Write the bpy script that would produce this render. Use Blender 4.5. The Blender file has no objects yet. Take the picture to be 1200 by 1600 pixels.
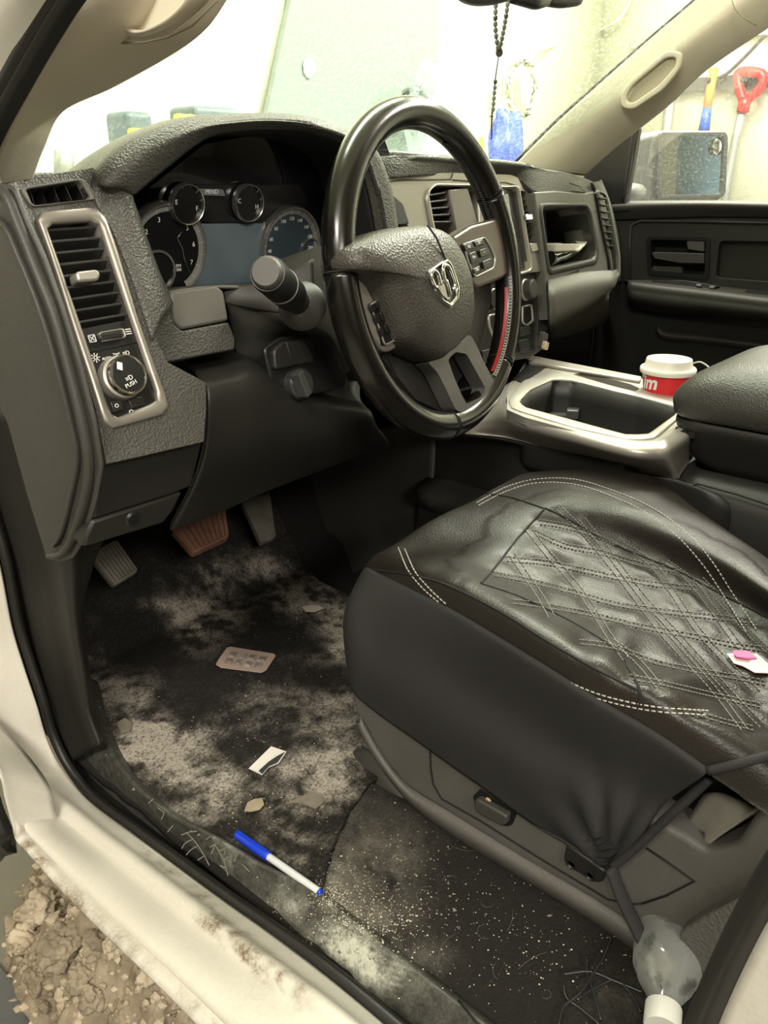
import bpy, bmesh, math, random
from math import sin, cos, pi, radians, atan2, sqrt, exp
from mathutils import Vector, Matrix, noise
from mathutils.geometry import tessellate_polygon
from mathutils.bvhtree import BVHTree
random.seed(7)
SC = bpy.context.scene
COL = SC.collection

# ------------------------------------------------------------------ camera
CAM = Vector((-.25, 0, .70)); FPX = 1255.
def _basis(yaw, pitch, roll):
    y, p, r = radians(yaw), radians(pitch), radians(roll)
    f = Vector((sin(y)*cos(p), cos(y)*cos(p), -sin(p)))
    R = Vector((cos(y), -sin(y), 0)); U = R.cross(f)
    return R*cos(r)+U*sin(r), U*cos(r)-R*sin(r), f
CR, CU, CF = _basis(49, 22.7, -.2)
cd = bpy.data.cameras.new('camera'); cam = bpy.data.objects.new('camera', cd); COL.objects.link(cam)
cd.sensor_fit = 'VERTICAL'; cd.sensor_height = 36; cd.lens = 36*FPX/1600; cd.clip_start = .02; cd.clip_end = 100
M = Matrix((CR, CU, -CF)).transposed().to_4x4(); M.translation = CAM
cam.matrix_world = M; SC.camera = cam
# ------------------------------------------------------------------ world, lights, exposure
SC.view_settings.view_transform = 'Standard'; SC.view_settings.look = 'None'
SC.view_settings.gamma = 1; SC.view_settings.use_curve_mapping = False
SC.view_settings.exposure = 0.55
w = bpy.data.worlds.new('world'); SC.world = w; w.use_nodes = True
w.node_tree.nodes['Background'].inputs[0].default_value = (1, .97, .88, 1)
w.node_tree.nodes['Background'].inputs[1].default_value = .07
SC.cycles.max_bounces = 6; SC.cycles.transparent_max_bounces = 12
SC.cycles.use_denoising = True
SC.cycles.sample_clamp_indirect = 4
def area(name, loc, target, sx, sy, power, col=(1, .94, .82)):
    l = bpy.data.lights.new(name, 'AREA'); l.shape = 'RECTANGLE'; l.size = sx; l.size_y = sy
    l.energy = power; l.color = col
    o = bpy.data.objects.new(name, l); COL.objects.link(o); o.location = loc
    o.rotation_euler = (Vector(target)-Vector(loc)).to_track_quat('-Z', 'Y').to_euler()
    return o
GZ = -.65                                   # garage ground
area('ceiling_light_door_side', (-1.7, -.5, 2.5), (.3, .6, .1), 1.3, .35, 58)
area('unseen_light_rear', (-1.0, -2.6, 2.2), (.2, .6, .7), 1.6, .4, 56)  # added unseen lamp behind the camera, brightens the driver side pillar
area('ceiling_light_front', (1.3, 1.25, 2.75), (1.3, 1.6, 0), 2.4, .5, 85)
area('ceiling_light_passenger', (3.2, .6, 2.5), (3.3, .9, 0), .5, 2.6, 260)

# ------------------------------------------------------------------ pixel -> point on a real plane
def ray(px, py):
    return CF+CR*((px-600)/FPX)-CU*((py-800)/FPX)
def V(px, py, ax, v):
    i = 'xyz'.index(ax); d = ray(px, py)
    return CAM+d*((v-CAM[i])/d[i])
class Pl:                                    # plane with local axes, u right, v up, n towards the cab/camera
    def __init__(s, o, ex, ey):
        s.o = Vector(o); s.ex = Vector(ex).normalized(); ey = Vector(ey)
        s.ey = (ey-s.ex*ey.dot(s.ex)).normalized(); s.n = s.ex.cross(s.ey)
    def uv(s, px, py, h=0):
        d = ray(px, py); t = (s.o+s.n*h-CAM).dot(s.n)/d.dot(s.n); p = CAM+d*t-s.o
        return (p.dot(s.ex), p.dot(s.ey))
    def w(s, u, v, h=0): return s.o+s.ex*u+s.ey*v+s.n*h
    def P(s, px, py, h=0): return s.w(*s.uv(px, py, h), h)

# ------------------------------------------------------------------ materials
def newmat(name):
    m = bpy.data.materials.new(name); m.use_nodes = True
    nt = m.node_tree; return m, nt, nt.nodes, nt.links, nt.nodes['Principled BSDF']
def mat(name, col, rough=.5, metal=0, bump=0, bscale=300, spec=.5, coat=0, kind='noise', var=0, vscale=8, col2=None):
    m, nt, N, L, b = newmat(name)
    b.inputs['Base Color'].default_value = (*col, 1); b.inputs['Roughness'].default_value = rough
    b.inputs['Metallic'].default_value = metal; b.inputs['Specular IOR Level'].default_value = spec
    b.inputs['Coat Weight'].default_value = coat; b.inputs['Coat Roughness'].default_value = .15
    tc = N.new('ShaderNodeTexCoord')
    if bump:
        if kind == 'voronoi':
            t = N.new('ShaderNodeTexVoronoi'); t.inputs['Scale'].default_value = bscale; out = t.outputs['Distance']
        else:
            t = N.new('ShaderNodeTexNoise'); t.inputs['Scale'].default_value = bscale; t.inputs['Detail'].default_value = 3; out = t.outputs['Fac']
        L.new(tc.outputs['Object'], t.inputs['Vector'])
        bp = N.new('ShaderNodeBump'); bp.inputs['Strength'].default_value = bump; bp.inputs['Distance'].default_value = .001
        L.new(out, bp.inputs['Height']); L.new(bp.outputs['Normal'], b.inputs['Normal'])
    if var:
        t = N.new('ShaderNodeTexNoise'); t.inputs['Scale'].default_value = vscale; t.inputs['Detail'].default_value = 8
        L.new(tc.outputs['Object'], t.inputs['Vector'])
        r = N.new('ShaderNodeValToRGB'); r.color_ramp.elements[0].position = .5-var/2; r.color_ramp.elements[1].position = .5+var/2
        r.color_ramp.elements[0].color = (*col, 1); r.color_ramp.elements[1].color = (*(col2 or [c*1.4 for c in col]), 1)
        L.new(t.outputs['Fac'], r.inputs['Fac']); L.new(r.outputs['Color'], b.inputs['Base Color'])
    return m
def vmat(name, dark, light, rough=.9, fine=180, bump=.6, bscale=250, amp=.55, lightrough=None):
    """two colours mixed by the painted 'dirt' attribute broken up with fine noise"""
    m, nt, N, L, b = newmat(name)
    a = N.new('ShaderNodeAttribute'); a.attribute_name = 'dirt'
    tc = N.new('ShaderNodeTexCoord')
    t = N.new('ShaderNodeTexNoise'); t.inputs['Scale'].default_value = fine; t.inputs['Detail'].default_value = 6; t.inputs['Roughness'].default_value = .75
    L.new(tc.outputs['Object'], t.inputs['Vector'])
    s = N.new('ShaderNodeMath'); s.operation = 'SUBTRACT'; L.new(t.outputs['Fac'], s.inputs[0]); s.inputs[1].default_value = .5
    mu = N.new('ShaderNodeMath'); mu.operation = 'MULTIPLY'; L.new(s.outputs[0], mu.inputs[0]); mu.inputs[1].default_value = amp*3.2
    sc = N.new('ShaderNodeMath'); sc.operation = 'MULTIPLY_ADD'; L.new(mu.outputs[0], sc.inputs[0])
    # noise weight grows with the dirt itself
    w1 = N.new('ShaderNodeMath'); w1.operation = 'MULTIPLY_ADD'; L.new(a.outputs['Fac'], w1.inputs[0]); w1.inputs[1].default_value = 1.0; w1.inputs[2].default_value = .05
    L.new(w1.outputs[0], sc.inputs[1]); L.new(a.outputs['Fac'], sc.inputs[2]); t3 = N.new('ShaderNodeTexNoise'); t3.inputs['Scale'].default_value = fine*4.5; t3.inputs['Detail'].default_value = 2; L.new(tc.outputs['Object'], t3.inputs['Vector'])
    av = N.new('ShaderNodeMath'); av.operation = 'MULTIPLY_ADD'; L.new(t3.outputs['Fac'], av.inputs[0]); av.inputs[1].default_value = .45; L.new(t.outputs['Fac'], av.inputs[2]); L.new(av.outputs[0], s.inputs[0]); s.inputs[1].default_value = .725
    sc.use_clamp = True
    mx = N.new('ShaderNodeMixRGB'); L.new(sc.outputs[0], mx.inputs[0]); mx.inputs[1].default_value = (*dark, 1); mx.inputs[2].default_value = (*light, 1)
    L.new(mx.outputs[0], b.inputs['Base Color']); b.inputs['Roughness'].default_value = rough
    b.inputs['Specular IOR Level'].default_value = .3
    t2 = N.new('ShaderNodeTexNoise'); t2.inputs['Scale'].default_value = bscale; t2.inputs['Detail'].default_value = 4
    L.new(tc.outputs['Object'], t2.inputs['Vector'])
    bp = N.new('ShaderNodeBump'); bp.inputs['Strength'].default_value = bump; bp.inputs['Distance'].default_value = .002
    L.new(t2.outputs['Fac'], bp.inputs['Height']); L.new(bp.outputs['Normal'], b.inputs['Normal'])
    return m
def glassmat(name, tint=(.9, 1, .92), refl=.08, dust=.12, dcol=(.8, .85, .78), dscale=120, thresh=.5):
    m, nt, N, L, b = newmat(name); N.remove(b); out = N['Material Output']
    tr = N.new('ShaderNodeBsdfTransparent'); tr.inputs[0].default_value = (*tint, 1)
    gl = N.new('ShaderNodeBsdfGlossy'); gl.inputs['Roughness'].default_value = .03
    df = N.new('ShaderNodeBsdfDiffuse'); df.inputs[0].default_value = (*dcol, 1)
    tl = N.new('ShaderNodeBsdfTranslucent'); tl.inputs[0].default_value = (*dcol, 1)
    ad = N.new('ShaderNodeMixShader'); ad.inputs[0].default_value = .5; L.new(df.outputs[0], ad.inputs[1]); L.new(tl.outputs[0], ad.inputs[2])
    m1 = N.new('ShaderNodeMixShader'); m1.inputs[0].default_value = refl; L.new(tr.outputs[0], m1.inputs[1]); L.new(gl.outputs[0], m1.inputs[2])
    tc = N.new('ShaderNodeTexCoord'); t = N.new('ShaderNodeTexNoise'); t.inputs['Scale'].default_value = dscale; t.inputs['Detail'].default_value = 5
    L.new(tc.outputs['Object'], t.inputs['Vector'])
    r = N.new('ShaderNodeMapRange'); r.inputs['From Min'].default_value = thresh; r.inputs['From Max'].default_value = thresh+.12
    r.inputs['To Min'].default_value = dust*.35; r.inputs['To Max'].default_value = dust*1.5; L.new(t.outputs['Fac'], r.inputs[0])
    m2 = N.new('ShaderNodeMixShader'); L.new(r.outputs[0], m2.inputs[0]); L.new(m1.outputs[0], m2.inputs[1]); L.new(ad.outputs[0], m2.inputs[2])
    L.new(m2.outputs[0], out.inputs[0]); return m

DASH = mat('grained_dash_vinyl', (.062, .059, .051), .47, bump=.75, bscale=420, kind='voronoi', spec=.5)
DASHL = mat('light_dash_plastic', (.120, .115, .100), .50, bump=.25, bscale=700, spec=.45)
PLAS = mat('dark_plastic', (.016, .0148, .013), .5, bump=.2, bscale=600)
PLASM = mat('mid_grey_plastic', (.040, .0375, .034), .5, bump=.3, bscale=600, var=.5, vscale=9, col2=(.052, .049, .044))
BASEP = mat('seat_base_plastic', (.085, .08, .073), .55, bump=.45, bscale=500, var=.4, vscale=14, col2=(.11, .103, .094))
BLACK = mat('black_plastic', (.009, .009, .009), .4)
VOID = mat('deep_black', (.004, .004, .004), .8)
RUB = mat('black_rubber', (.011, .010, .0095), .45, bump=.15, bscale=200)
SATIN = mat('satin_silver_trim', (.44, .41, .37), .38, metal=.55, bump=.05, bscale=900)
BRONZE = mat('satin_taupe_trim', (.30, .275, .245), .36, metal=.5)
CHROME = mat('chrome', (.85, .85, .85), .08, metal=1)
WHITE = mat('white_print', (.8, .8, .78), .6)
GREYP = mat('grey_print', (.35, .35, .34), .6)
LEATH = mat('black_leather', (.016, .0125, .0100), .43, bump=.25, bscale=520, kind='voronoi', spec=.40, coat=.02)
WLEATH = mat('polished_wheel_leather', (.006, .0052, .0045), .22, bump=.10, bscale=90, spec=.5, coat=.12)
FABR = mat('black_stretch_fabric', (.026, .025, .026), .8, bump=.5, bscale=900, var=.5, vscale=5, col2=(.034, .033, .033), spec=.25)
THREAD = mat('pale_stitching_thread', (.42, .40, .37), .7)
DTHREAD = mat('dark_stitching_thread', (.10, .095, .085), .7)
REDM = mat('red_leather_lining', (.28, .006, .012), .45)
BEIGE = mat('beige_pillar_trim', (.60, .54, .43), .6, bump=.2, bscale=700)
CREAM = vmat('cream_white_paint', (.62, .59, .53), (.16, .11, .06), rough=.3, fine=260, bump=0, amp=1.1)
WALLM = mat('cream_painted_wall', (.88, .87, .72), .8)
CONC = mat('wet_concrete', (.30, .29, .25), .45, bump=.4, bscale=40, var=.6, vscale=6, col2=(.42, .40, .35))
CARPET = vmat('dirty_black_carpet', (.012, .010, .009), (.34, .31, .26), rough=1, fine=260, bump=1, bscale=330, amp=.75)
MATM = vmat('salt_stained_floor_mat', (.0095, .008, .007), (.37, .33, .28), rough=.85, fine=230, bump=.8, bscale=260, amp=1.7)
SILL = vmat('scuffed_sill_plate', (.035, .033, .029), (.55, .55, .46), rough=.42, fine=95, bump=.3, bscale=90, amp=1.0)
GLASS = glassmat('dusty_windshield_glass', (.88, .98, .90), .04, .11, (.80, .90, .78), 160, .48)
SGLASS = glassmat('wet_side_glass', (.93, .96, .93), .06, .12, (.5, .52, .5), 260, .53)

# ------------------------------------------------------------------ object helpers
def link(name, me, m, parent=None, smooth=True):
    o = bpy.data.objects.new(name, me); COL.objects.link(o)
    if m: me.materials.append(m)
    if smooth:
        for p in me.polygons: p.use_smooth = True
    if parent: o.parent = parent
    return o
def mesh(name, vs, fs, m, parent=None, smooth=True, bevel=0, solid=0, sub=0, seg=2, fix=True, off=-1):
    me = bpy.data.meshes.new(name); me.from_pydata([tuple(v) for v in vs], [], fs); me.update()
    if fix:
        bm = bmesh.new(); bm.from_mesh(me); bmesh.ops.remove_doubles(bm, verts=bm.verts, dist=1e-6)
        bmesh.ops.recalc_face_normals(bm, faces=bm.faces); bm.to_mesh(me); bm.free()
    o = link(name, me, m, parent, smooth)
    if solid:
        s = o.modifiers.new('s', 'SOLIDIFY'); s.thickness = solid; s.offset = off
    if bevel:
        b = o.modifiers.new('b', 'BEVEL'); b.width = bevel; b.segments = seg; b.limit_method = 'ANGLE'; b.angle_limit = radians(35); b.harden_normals = False
        if smooth:
            try: o.modifiers.new('wn', 'WEIGHTED_NORMAL').keep_sharp = True
            except Exception: pass
    if sub:
        s = o.modifiers.new('u', 'SUBSURF'); s.levels = sub; s.render_levels = sub
    return o
def thing(name, label, cat, loc=(0, 0, 0), group=None, kind=None):
    o = bpy.data.objects.new(name, None); COL.objects.link(o); o.location = loc; o.empty_display_size = .02
    tag(o, label, cat, group, kind); return o
def tag(o, label, cat, group=None, kind=None):
    o['label'] = label
    if cat: o['category'] = cat
    if group: o['group'] = group
    if kind: o['kind'] = kind
    return o
LOCS = {}
def base(root, loc):
    """move an Empty to the foot of its thing without moving its parts"""
    d = Vector(loc)-root.location; root.location = loc
    for c in root.children: c.location -= d
def cat(p0, p1, p2, p3, t):
    return .5*((2*p1)+(p2-p0)*t+(2*p0-5*p1+4*p2-p3)*t*t+(3*p1-p0-3*p2+p3)*t*t*t)
def spline(pts, n=6, closed=False):
    pts = [Vector(p) for p in pts]; N_ = len(pts); out = []
    for i in range(N_ if closed else N_-1):
        if closed: a = [pts[(i+k-1) % N_] for k in range(4)]
        else: a = [pts[max(0, min(N_-1, i+k-1))] for k in range(4)]
        for k in range(n): out.append(cat(*a, k/n))
    if not closed: out.append(pts[-1].copy())
    return out
def lerp_line(pts, n):
    out = []
    for i in range(len(pts)-1):
        for k in range(n): out.append(pts[i].lerp(pts[i+1], k/n))
    out.append(pts[-1]); return out
def loft(name, rows, m, parent=None, n=5, k=5, thick=.004, sub=0, closed=False, smooth=True, off=-1, linear_rows=False, flip=False, bevel=0):
    rows = [spline(r, n, closed) for r in rows]
    cols = [(lerp_line if linear_rows else spline)([r[j] for r in rows], k) for j in range(len(rows[0]))]
    W = len(cols); H = len(cols[0]); vs = [cols[j][i] for i in range(H) for j in range(W)]; fs = []
    for i in range(H-1):
        for j in range(W if closed else W-1):
            j2 = (j+1) % W; f = (i*W+j, i*W+j2, (i+1)*W+j2, (i+1)*W+j); fs.append(f[::-1] if flip else f)
    return mesh(name, vs, fs, m, parent, smooth, solid=thick, sub=sub, fix=False, off=off, bevel=bevel)
def rnd(poly, r, n=4):
    """round the corners of a 2D polygon"""
    out = []; N_ = len(poly)
    for i in range(N_):
        p0, p1, p2 = [Vector(poly[(i+k-1) % N_]) for k in range(3)]
        a, b = (p0-p1), (p2-p1); q = min(r, a.length*.45, b.length*.45)
        if a.length < 1e-9 or b.length < 1e-9: continue
        A = p1+a.normalized()*q; B = p1+b.normalized()*q
        for k in range(n+1):
            t = k/n; out.append(tuple((1-t)**2*A+2*t*(1-t)*p1+t*t*B))
    return out
def plate(name, pl, outer, holes, h0, h1, m, parent=None, r=0, hr=0, bevel=.001, px=True, smooth=True, seg=2):
    """flat piece with holes on plane pl between heights h0 (back) and h1 (front); outlines in pixels of the front face"""
    if px: outer = [pl.uv(*p, h1) for p in outer]; holes = [[pl.uv(*p, h1) for p in h] for h in holes]
    if r: outer = rnd(outer, r)
    if hr: holes = [rnd(h, hr) for h in holes]
    loops = [outer]+holes; flat = [Vector((*p, 0)) for l in loops for p in l]
    tris = tessellate_polygon([[Vector((*p, 0)) for p in l] for l in loops]); n = len(flat)
    vs = [pl.w(p.x, p.y, h1) for p in flat]+[pl.w(p.x, p.y, h0) for p in flat]
    fs = [tuple(t) for t in tris]+[tuple(i+n for i in t[::-1]) for t in tris]; s = 0
    for l in loops:
        for i in range(len(l)):
            a, b = s+i, s+(i+1) % len(l); fs.append((a, b, b+n, a+n))
        s += len(l)
    me = bpy.data.meshes.new(name); me.from_pydata([tuple(v) for v in vs], [], fs); me.update()
    bm = bmesh.new(); bm.from_mesh(me); bmesh.ops.recalc_face_normals(bm, faces=bm.faces)
    if not holes: bmesh.ops.dissolve_limit(bm, angle_limit=.001, verts=bm.verts, edges=bm.edges)
    bm.to_mesh(me); bm.free()
    o = link(name, me, m, parent, False)
    if bevel:
        b = o.modifiers.new('b', 'BEVEL'); b.width = bevel; b.segments = seg; b.limit_method = 'ANGLE'; b.angle_limit = radians(40)
    if smooth:
        for p in me.polygons: p.use_smooth = True
        try: me.set_sharp_from_angle(angle=radians(35))
        except Exception: pass
    return o
def tube(name, pts, r, m, parent=None, closed=False, seg=10, n=0, flat=1.0, caps=True):
    if n: pts = spline(pts, n, closed)
    pts = [Vector(p) for p in pts]; N_ = len(pts); vs = []; fs = []; prev = None
    rr = r if callable(r) else (lambda t: r)
    for i, p in enumerate(pts):
        a = pts[(i-1) % N_] if closed or i else p; b = pts[(i+1) % N_] if closed or i < N_-1 else p
        t = (b-a).normalized()
        if prev is None:
            u = t.orthogonal().normalized()
            z = Vector((0, 0, 1)); q = z-t*z.dot(t)
            if q.length > .1: u = q.normalized()
        else:
            u = (prev-t*prev.dot(t)).normalized()
        prev = u; v = t.cross(u); R = rr(i/max(1, N_-1))
        for k in range(seg):
            an = 2*pi*k/seg; vs.append(p+u*cos(an)*R*flat+v*sin(an)*R)
    for i in range(N_ if closed else N_-1):
        for k in range(seg):
            a = i*seg+k; b = i*seg+(k+1) % seg; c = ((i+1) % N_)*seg+(k+1) % seg; d = ((i+1) % N_)*seg+k
            fs.append((a, b, c, d))
    if not closed and caps: fs += [tuple(range(seg))[::-1], tuple(range((N_-1)*seg, N_*seg))]
    return mesh(name, vs, fs, m, parent, fix=False)
def lathe(name, prof, o, ax, m, parent=None, seg=40, ref=None, bevel=0, closed=False):
    """prof: (radius, height) pairs around axis ax at o"""
    ax = Vector(ax).normalized(); u = ax.orthogonal().normalized() if ref is None else (Vector(ref)-ax*Vector(ref).dot(ax)).normalized(); v = ax.cross(u)
    o = Vector(o); vs = []; fs = []
    for r, h in prof:
        for k in range(seg):
            a = 2*pi*k/seg; vs.append(o+ax*h+(u*cos(a)+v*sin(a))*r)
    for i in range(len(prof)-1):
        for k in range(seg):
            fs.append((i*seg+k, i*seg+(k+1) % seg, (i+1)*seg+(k+1) % seg, (i+1)*seg+k))
    if not closed:
        if prof[0][0] > 1e-5: fs.append(tuple(range(seg))[::-1])
        if prof[-1][0] > 1e-5: fs.append(tuple(range((len(prof)-1)*seg, len(prof)*seg)))
    ob = mesh(name, vs, fs, m, parent, bevel=bevel)
    try: ob.data.set_sharp_from_angle(angle=radians(40))
    except Exception: pass
    return ob
def box(name, c, s, m, parent=None, bevel=.002, rot=None, seg=3):
    X, Y, Z = [q/2 for q in s]; vs = [Vector((x, y, z)) for x in (-X, X) for y in (-Y, Y) for z in (-Z, Z)]
    if rot is not None: vs = [rot @ v for v in vs]
    vs = [v+Vector(c) for v in vs]
    fs = [(0, 1, 3, 2), (4, 6, 7, 5), (0, 4, 5, 1), (2, 3, 7, 6), (0, 2, 6, 4), (1, 5, 7, 3)]
    return mesh(name, vs, fs, m, parent, smooth=True, bevel=bevel, seg=seg)
def boxes(name, lst, m, parent=None, bevel=0):
    """several boxes (centre, ex, ey, ez half-vectors) in one mesh: pattern inside one part"""
    vs = []; fs = []
    for c, a, b, d in lst:
        n = len(vs); c, a, b, d = map(Vector, (c, a, b, d))
        vs += [c+a*i+b*j+d*k for i in (-1, 1) for j in (-1, 1) for k in (-1, 1)]
        fs += [tuple(n+q for q in f) for f in [(0, 1, 3, 2), (4, 6, 7, 5), (0, 4, 5, 1), (2, 3, 7, 6), (0, 2, 6, 4), (1, 5, 7, 3)]]
    return mesh(name, vs, fs, m, parent, smooth=False, bevel=bevel)
def tubes(name, lists, r, m, parent=None, seg=5):
    vs = []; fs = []
    for pts in lists:
        pts = [Vector(p) for p in pts]; prev = None; n0 = len(vs); n = len(pts)
        for i, p in enumerate(pts):
            t = (pts[min(n-1, i+1)]-pts[max(0, i-1)]).normalized()
            u = t.orthogonal().normalized() if prev is None else (prev-t*prev.dot(t)).normalized(); prev = u; v = t.cross(u)
            for k in range(seg):
                a = 2*pi*k/seg; vs.append(p+(u*cos(a)+v*sin(a))*r)
        for i in range(n-1):
            for k in range(seg):
                fs.append((n0+i*seg+k, n0+i*seg+(k+1) % seg, n0+(i+1)*seg+(k+1) % seg, n0+(i+1)*seg+k))
        fs += [tuple(n0+k for k in range(seg))[::-1], tuple(n0+(n-1)*seg+k for k in range(seg))]
    return mesh(name, vs, fs, m, parent, fix=False)
def text(name, s, o, ex, ey, size, m, parent=None, ext=.0002, align='CENTER', shear=0, bold=0):
    c = bpy.data.curves.new(name, 'FONT'); c.body = s; c.size = size; c.extrude = ext; c.align_x = align; c.align_y = 'CENTER'; c.shear = shear; c.offset = bold
    c.resolution_u = 3
    ob = bpy.data.objects.new(name+'_src', c); COL.objects.link(ob)
    me = bpy.data.meshes.new_from_object(ob.evaluated_get(bpy.context.evaluated_depsgraph_get()))
    bpy.data.objects.remove(ob)
    ex = Vector(ex).normalized(); ey = Vector(ey); ey = (ey-ex*ey.dot(ex)).normalized(); n = ex.cross(ey)
    for v in me.vertices: v.co = Vector(o)+ex*v.co.x+ey*v.co.y+n*v.co.z
    me.materials.clear(); me.name = name
    return link(name, me, m, parent, False)
def dirtmap(o, f):
    a = o.data.attributes.new('dirt', 'FLOAT', 'POINT')
    for i, v in enumerate(o.data.vertices): a.data[i].value = max(0, min(1, f(v.co)))
def to_px(p):
    d = Vector(p)-CAM; z = d.dot(CF); return 600+FPX*d.dot(CR)/z, 800-FPX*d.dot(CU)/z
def fbm(x, y, s, o=0, oct=4):
    return noise.fractal(Vector((x*s+o, y*s-o, o*.37)), 1.0, 2.0, oct)
def grid(name, x0, x1, y0, y1, nx, ny, zf, m, parent=None, inside=None, thick=0):
    vs = []; fs = []
    for j in range(ny+1):
        for i in range(nx+1):
            x = x0+(x1-x0)*i/nx; y = y0+(y1-y0)*j/ny; vs.append(Vector((x, y, zf(x, y))))
    for j in range(ny):
        for i in range(nx):
            a = j*(nx+1)+i
            if inside is None or inside((vs[a]+vs[a+nx+2])/2): fs.append((a, a+1, a+nx+2, a+nx+1))
    me = bpy.data.meshes.new(name); me.from_pydata([tuple(v) for v in vs], [], fs); me.update()
    bm = bmesh.new(); bm.from_mesh(me); bmesh.ops.delete(bm, geom=[v for v in bm.verts if not v.link_faces], context='VERTS'); bm.to_mesh(me); bm.free()
    o = link(name, me, m, parent)
    if thick: s = o.modifiers.new('s', 'SOLIDIFY'); s.thickness = thick; s.offset = -1
    return o
def inpoly(x, y, poly):
    c = False; n = len(poly)
    for i in range(n):
        x1, y1 = poly[i][:2]; x2, y2 = poly[(i+1) % n][:2]
        if (y1 > y) != (y2 > y) and x < (x2-x1)*(y-y1)/(y2-y1)+x1: c = not c
    return c
# ================================================================== SETTING: garage
def slab(name, lo, hi, m, label, c='wall', bevel=0):
    c0 = [(a+b)/2 for a, b in zip(lo, hi)]; s = [b-a for a, b in zip(lo, hi)]
    o = box(name, (0, 0, 0), s, m, bevel=bevel); o.location = c0
    return tag(o, label, c, kind='structure')
slab('floor', (-5, -5, GZ-.1), (5.1, 2.8, GZ), CONC, 'wet grey concrete garage floor below the truck', 'floor')
slab('wall_front', (-5, 2.75, GZ), (5.1, 2.9, 2.9), WALLM, 'pale cream garage wall seen through the windshield')
slab('wall_right', (5.0, -5, GZ), (5.15, 2.75, 2.9), WALLM, 'pale cream garage wall with hanging tools beyond the passenger window')
slab('wall_left', (-5.1, -5, GZ), (-5, 2.75, 2.9), WALLM, 'pale cream garage wall on the door side of the truck')
slab('wall_back', (-5, -5.1, GZ), (5.1, -5, 2.9), WALLM, 'pale cream garage wall behind the truck')
slab('ceiling', (-5, -5, 2.85), (5.1, 2.8, 2.95), WALLM, 'white garage ceiling', 'ceiling')

# ------------------------------------------------------------------ truck shell (setting)
# roof and rear of the cab keep the overhead lamps off the seats as in the real cab
slab('ceiling', (.14, -.95, 1.16), (1.62, .28, 1.20), BEIGE, 'beige cloth headliner over the truck cab', 'headliner')
slab('wall_back', (.14, -1.0, .6), (1.62, -.95, 1.18), BEIGE, 'beige rear wall of the truck cab', 'cab wall')
slab('wall_back', (.14, -1.0, -.05), (1.62, -.95, .6), PLAS, 'dark lower rear wall of the truck cab', 'cab wall')

# door sill, painted: five lines swept along the sill and up the hinge pillar
seal_o = [(-60, 640), (-30, 780), (0, 880), (20, 980), (40, 1046), (58, 1100), (75, 1158), (100, 1208), (137, 1254), (208, 1308), (292, 1371), (354, 1417), (417, 1462), (500, 1525), (590, 1600), (720, 1715)]
SO = [V(x, y, 'x', .10) for x, y in seal_o]
crease = [(-150, 660), (-120, 800), (-80, 930), (-50, 1030), (-20, 1100), (0, 1150), (20, 1190), (42, 1225), (88, 1262), (137, 1304), (195, 1349), (250, 1392), (333, 1458), (417, 1521), (500, 1583), (640, 1700)]
CRS = [V(x, y, 'x', .06) for x, y in crease]
lip = [(-260, 700), (-230, 850), (-180, 960), (-120, 1060), (-60, 1130), (-20, 1180), (0, 1215), (8, 1250), (25, 1304), (54, 1337), (104, 1392), (167, 1454), (250, 1533), (317, 1600), (400, 1685), (520, 1800)]
LIP = [V(x, y, 'x', .0) for x, y in lip]
n_ = len(SO)
mid1 = [a.lerp(b, .5)+Vector((0, 0, .002)) for a, b in zip(SO, CRS)]
near = [a+Vector((.006, 0, .003)) for a in CRS]
below = [a+Vector((-.006, 0, -.004)) for a in CRS]
mid2 = [a.lerp(b, .5)+Vector((-.002, 0, .004)) for a, b in zip(CRS, LIP)]
ridge = [a.lerp(b, .72)+Vector((-.002, 0, .004)) for a, b in zip(CRS, LIP)]
ridge2 = [a.lerp(b, .78)+Vector((.0, 0, -.001)) for a, b in zip(CRS, LIP)]
under = [a+Vector((.012, 0, -.012)) for a in LIP]
under2 = [a+Vector((.05, 0, -.05)) for a in LIP]
rock = loft('trim_1', [SO, mid1, near, below, mid2, ridge, ridge2, LIP, under, under2], CREAM, n=8, k=4, thick=.004)
def rust(p):
    x, y = to_px(p); v = 0
    n = fbm(p.y*1.0, p.x+p.z, 60, 3); n2 = fbm(p.y, p.x, 14, 9)
    # grime collects along the seal and along the lip
    for (ax, ay, bx, by, wd, am) in [(225, 1340, 330, 1420, 10, .35), (330, 1440, 470, 1560, 16, .75), (170, 1290, 250, 1350, 10, .12), (30, 1310, 130, 1420, 10, .5), (130, 1420, 330, 1600, 12, .35), (60, 1200, 90, 1225, 8, .1)]:
        dx, dy = bx-ax, by-ay; t = max(0, min(1, ((x-ax)*dx+(y-ay)*dy)/(dx*dx+dy*dy))); d = sqrt((x-ax-t*dx)**2+(y-ay-t*dy)**2)
        v += am*exp(-(d/wd)**2)*max(0, .55+1.9*n)
    return .03+max(0, n2-.25)*.15+v
dirtmap(rock, rust)
tag(rock, 'cream white painted door sill with grime along its edges', 'door sill', kind='structure')
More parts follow.
